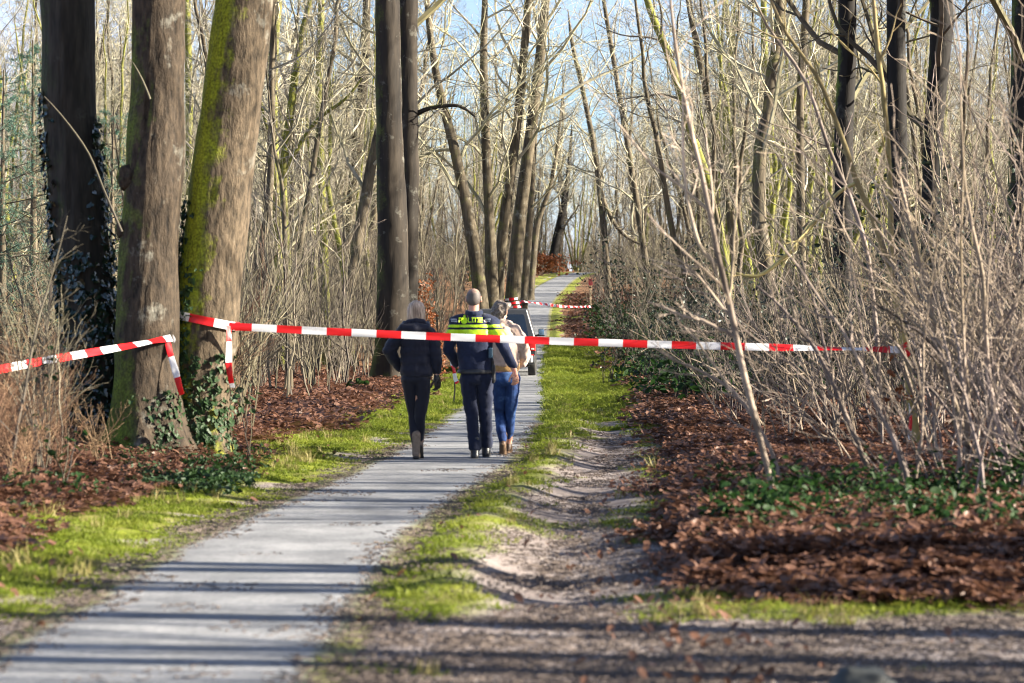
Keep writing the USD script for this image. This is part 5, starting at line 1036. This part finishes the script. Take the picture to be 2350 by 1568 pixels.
# --- woman on the right: short hair, pale fleece jacket, mustard hem, jeans, brown boots
S2 = 5549.0 / 27.0
def o(x, y, Y=0.0): return A([(x - 1160) / S2, Y, (1043.5 - y) / S2])
t = thing('person', 'woman in pale fluffy jacket and blue jeans walking right of the officer', 'person', (*W(1160, 0, 27.0)[:2], 0), 0)
hd, f, R_ = head(o(1149, 714, .03), 28, .97)
shl, shr = o(1128, 758, .02), o(1183, 758, 0); ell_, elr = o(1114, 815, .03), o(1203, 812, .04); wrl, wrr = o(1120, 855, .16), o(1188, 838, .24)
hipl, hipr = o(1147, 868), o(1175, 868); knl, knr = o(1147, 950, .07), o(1171, 950, .03); anl, anr = o(1154, 1016, -.10), o(1166, 1022, .18)
body = bones(hd + [[(o(1152, 742, .01), .05), (o(1150, 720, .02), .047)], [(o(1156, 752), .08, .07, .06), (o(1158, 810), .12, .09, .1), (o(1160, 862), .14, .11, .09)], [(shl, .05), (ell_, .04), (wrl, .027)], [(shr, .05), (elr, .04), (wrr, .027)], [(shl, .05), (o(1156, 760), .07), (shr, .05)],
    [(hipl, .09), (knl, .055), (anl, .04)], [(hipr, .09), (knr, .055), (anr, .04)]] + hand(wrr, (-.3, .8, .2), (-1, 0, 0), curl=.6, s=.92) + hand(wrl, (.3, .8, 0), (0, 0, -1), curl=.5, s=.92), .012, 4)
part(t, 'body', body, skin, True); face_parts(t, f, .97)
ash = mat('ash_brown_hair', {'g': ('geometry', {}), 'n': ('noise_texture', {'scale': 55., 'detail': 4., 'distortion': 1.5}), 'r': ('rgb_ramp', {'ramp': [(.3, (.055, .042, .033)), (.5, (.13, .10, .08)), (.7, (.26, .235, .21))]}), 'b': ('bump', {'strength': .8, 'distance': .01}), 'p': ('principled_bsdf', {'roughness': .6})},
    [('g.position', 'n.vector'), ('n.fac', 'r.fac'), ('r.color', 'p.base_color'), ('n.fac', 'b.height'), ('b.normal', 'p.normal')], 'p.BSDF')
hr = bones([[(f(0, -.012, .045), .088, .098, .084), (f(0, -.045, -.02), .085, .072, .075), (f(0, -.055, -.06), .07, .05, .05)], [(f(-.05, .04, .06), .05, .05, .045), (f(.05, .04, .06), .05, .05, .045)]], .012, 4)
wrinkle(hr, .022, 22, 4); part(t, 'hair', hr, ash, True)
fleece = cloth_m('pale_fleece', (.45, .335, .275), .4, .95, .22, 14., .6)
fj = bones([[(o(1156, 752), .10, .09, .05), (o(1157, 775), .165, .12, .11), (o(1159, 812), .165, .125, .11), (o(1160, 834), .165, .125, .05)], [(o(1130, 760), .08), (o(1120, 786, .01), .07), (ell_, .062), (wrl, .045)],
    [(o(1180, 760), .085), (o(1194, 786, .0), .082), (elr, .078), (o(1198, 830, .12), .066), (wrr - A([0, .02, 0]), .05)], [(o(1140, 744, 0), .05, .06, .05), (o(1150, 742, -.06), .05, .05, .055), (o(1168, 745, 0), .05, .06, .05)]], .02, 7)
wrinkle(fj, .022, 10, 7); wrinkle(fj, .008, 40, 9); part(t, 'jacket', fj, fleece, True)
hem = bones([[(o(1160, 832), .158, .118, .03), (o(1160, 849), .155, .118, .03)]], .02, 3); part(t, 'jumper_hem', wrinkle(hem, .006, 14, 2), cloth_m('mustard_knit', (.42, .25, .10), .3), True)
jn = bones([[(o(1160, 856), .155, .12, .04), (o(1160, 872), .168, .135, .08)], [(hipl, .097, .125, .09), (o(1147, 908, .03), .080, .09, .08), (knl, .058, .063, .06), (o(1150, 985, -.03), .057, .062, .06), (anl + A([0, -.04, .05]), .047)], [(hipr, .097, .125, .09), (o(1174, 908, .01), .080, .09, .08), (knr, .058, .063, .06), (o(1169, 985, .09), .054, .06, .06), (anr + A([0, 0, .05]), .047)]], .018, 7)
wrinkle(jn, .010, 14, 3); part(t, 'jeans', jn, mat('denim', {'g': ('texture_coordinate', {}), 'n': ('noise_texture', {'scale': 5.5, 'detail': 4., 'roughness': .6}), 'r': ('rgb_ramp', {'ramp': [(.36, (.010, .022, .075)), (.56, (.022, .055, .17)), (.72, (.10, .19, .40))]}), 'p': ('principled_bsdf', {'roughness': .85, 'specular_ior_level': .2})},
    [('g.object', 'n.vector'), ('n.fac', 'r.fac'), ('r.color', 'p.base_color')], 'p.BSDF'), True)
brn = plain('brown_leather', (.065, .035, .02), .5, .4, var=.35, scale=25.)
for an_, dr, pitch_ in ((anl, (.0, 1), 58), (anr, (.1, 1), 0)):
    u_, s_ = boot(an_, dr, .97, pitch_, .17); b_ = part(t, 'boot', u_, brn, True); part(b_, 'sole', s_, plain('tan_rubber', (.11, .065, .035), .8) if not stage.GetPrimAtPath('/World/Looks/tan_rubber') else UsdShade.Material.Get(stage, '/World/Looks/tan_rubber'), True)

# ------------------------------------------------------------------ van parked on the path, seen from behind
vx, vy = (1155 - 1175) / PXF * 70, 70.0
t = thing('van', 'grey van parked on the path ahead of the three people, seen from behind', 'van', (vx, vy, float(np.interp(71.5, _zy, _zz)) - .02), -1.0)
def hullpts(pts, r): return Mf.batch_hull([Mf.sphere(r, 14).translate(p) for p in pts])
def sect(y, pts): return [(sx * x, y, z) for x, z in pts for sx in (-1, 1)]
low_ = hullpts(sect(.09, [(.86, .42), (.88, 1.08)]) + sect(3.9, [(.86, .40), (.88, 1.06)]), .07)
nose = hullpts(sect(3.7, [(.86, .40), (.87, 1.06)]) + sect(4.75, [(.74, .42), (.70, .86)]), .08)
cab = hullpts(sect(.08, [(.885, 1.05)]) + sect(.20, [(.64, 1.90)]) + sect(4.05, [(.86, 1.05)]) + sect(3.05, [(.63, 1.90)]) + sect(1.8, [(.66, 1.92)]), .06)
shell = low_ + nose + cab
for yw in (.92, 3.95): shell -= Mf.cylinder(2.4, .37, .37, 40, True).rotate((0, 90, 0)).translate((0, yw, .34))
shell -= rbox(1.5, .3, .12, (0, -.03, .50), .03)
vm = mat('van_paint', {'p': ('principled_bsdf', {'base_color': (.045, .047, .052), 'metallic': .15, 'roughness': .45, 'coat_weight': .15, 'coat_roughness': .06}), 'g': ('texture_coordinate', {}), 'n': ('noise_texture', {'scale': 3.0, 'detail': 5.0}), 'r': ('map_range', {'from_min': .4, 'from_max': .7, 'to_min': .28, 'to_max': .55})},
    [('g.object', 'n.vector'), ('n.fac', 'r.value'), ('r.result', 'p.roughness')], 'p.BSDF')
glass = plain('dark_glass', (.006, .010, .018), .05, .9); blkp = plain('black_plastic', (.02, .021, .023), .55)
part(t, 'body', shell.refine_to_length(.25), vm, 25)
def quad_panel(c4, th=.014, r=.05, n=(0, -1, 0)):
    """a rounded panel through four corners, th thick"""
    c4 = A(c4); c = c4.mean(0); nn = np.cross(c4[1] - c4[0], c4[3] - c4[0]); nn /= np.linalg.norm(nn)
    pts = []
    for k_ in range(4):
        p = c4[k_]; a_ = c4[(k_ + 1) % 4] - p; b_ = c4[k_ - 1] - p; a_ /= np.linalg.norm(a_); b_ /= np.linalg.norm(b_)
        for q in np.linspace(0, math.pi / 2, 5): pts.append(p + (a_ + b_) * r - (a_ * math.cos(q) + b_ * math.sin(q)) * r)
    pts = A(pts); return Mf.hull_points(np.vstack([pts + nn * th, pts - nn * th]))
part(t, 'rear_window', quad_panel([(-.74, .012, 1.12), (.74, .012, 1.12), (.60, .128, 1.80), (-.60, .128, 1.80)]), glass, 30)
part(t, 'tailgate', quad_panel([(-.70, .012, .62), (.70, .012, .62), (.73, .012, 1.06), (-.73, .012, 1.06)], .012), plain('van_tailgate', (.035, .036, .04), .3, .6, .4), 30)
lampm = plain('tail_lamp', (.62, .012, .010), .25, .6); clearm = plain('lamp_clear', (.70, .62, .58), .15, .6)
for sx in (-1, 1):
    l_ = part(t, 'tail_light', rbox(.19, .06, .42, (sx * .835, .008, .95), .022), lampm, 30); part(l_, 'reversing_lamp', rbox(.09, .02, .05, (sx * .845, -.024, .80), .008), clearm, 30)
    part(t, 'reflector', rbox(.22, .03, .035, (sx * .78, -.085, .625), .008), lampm, 30)
    part(t, 'quarter_panel', rbox(.17, .03, .19, (sx * .845, .012, .72), .012), vm, 30)
part(t, 'bumper', hullpts([(sx * .80, y, z) for sx in (-1, 1) for y, z in ((-.03, .44), (-.03, .58), (.3, .44), (.3, .58))] + [(sx * .87, .15, z) for sx in (-1, 1) for z in (.44, .58)], .04), plain('bumper_grey', (.30, .30, .31), .4, .5, .2), 30)
part(t, 'licence_plate', rbox(.52, .015, .11, (.12, -.065, .36), .005), plain('plate', (.62, .58, .45), .4), 30)
part(t, 'underside', rbox(1.5, 4.2, .18, (0, 2.4, .36), .03), blkp, 30)
part(t, 'wiper', rbox(.55, .02, .02, (-.1, -.012, 1.13), .006), blkp, 30)
rubber = UsdShade.Material.Get(stage, '/World/Looks/rubber'); rimm = plain('rim', (.35, .35, .36), .3, .5, .8)
for yw in (.92, 3.95):
    for sx in (-1, 1):
        prof = A([(.20, -.10), (.30, -.112), (.325, -.09), (.335, -.05), (.335, .05), (.325, .09), (.30, .112), (.20, .10)])
        ty = trimesh.creation.revolve(np.vstack([prof, prof[:1]]), sections=40); ty.apply_transform(trimesh.transformations.rotation_matrix(math.pi / 2, (0, 1, 0))); ty.apply_translation((sx * .82, yw, .335))
        rm = Mf.cylinder(.16, .205, .205, 32, True); 
        for q in range(5): rm -= Mf.cylinder(.3, .045, .045, 12, True).translate((.12 * math.cos(q * 1.2566), .12 * math.sin(q * 1.2566), 0))
        w_ = part(t, 'wheel', ty, rubber, 30); part(w_, 'rim', rm.rotate((0, 90, 0)).translate((sx * .82, yw, .335)), rimm, 30)
for sx in (-1, 1):
    m_ = part(t, 'wing_mirror', hullpts([(sx * 1.03, 3.3, 1.20), (sx * 1.16, 3.32, 1.20), (sx * 1.03, 3.3, 1.36), (sx * 1.14, 3.32, 1.36), (sx * 1.06, 3.38, 1.28)], .035) + Mf.batch_hull([Mf.sphere(.03, 10).translate((sx * .86, 3.36, 1.16)), Mf.sphere(.03, 10).translate((sx * 1.05, 3.34, 1.21))]), vm if sx < 0 else blkp, 30)
    part(m_, 'mirror_glass', rbox(.16, .006, .17, (sx * 1.09, 3.262, 1.28), .002), plain('mirror_' + ('left' if sx < 0 else 'right'), (.25, .45, .70), .05, .8, .9), 30)
    part(t, 'side_window', quad_panel([(sx * .905, 2.1, 1.16), (sx * .905, 3.5, 1.16), (sx * .715, 2.95, 1.78), (sx * .715, 2.1, 1.80)], .008, .03), glass, 30)
    part(t, 'side_window', quad_panel([(sx * .905, .55, 1.16), (sx * .905, 1.95, 1.16), (sx * .715, 1.95, 1.80), (sx * .715, .6, 1.78)], .008, .03), glass, 30)
    part(t, 'door_handle', rbox(.03, .2, .03, (sx * .96, 2.3, 1.0), .01), blkp, 30)
part(t, 'windscreen', quad_panel([(-.70, 3.98, 1.12), (.70, 3.98, 1.12), (.58, 3.17, 1.80), (-.58, 3.17, 1.80)], .012), glass, 30)
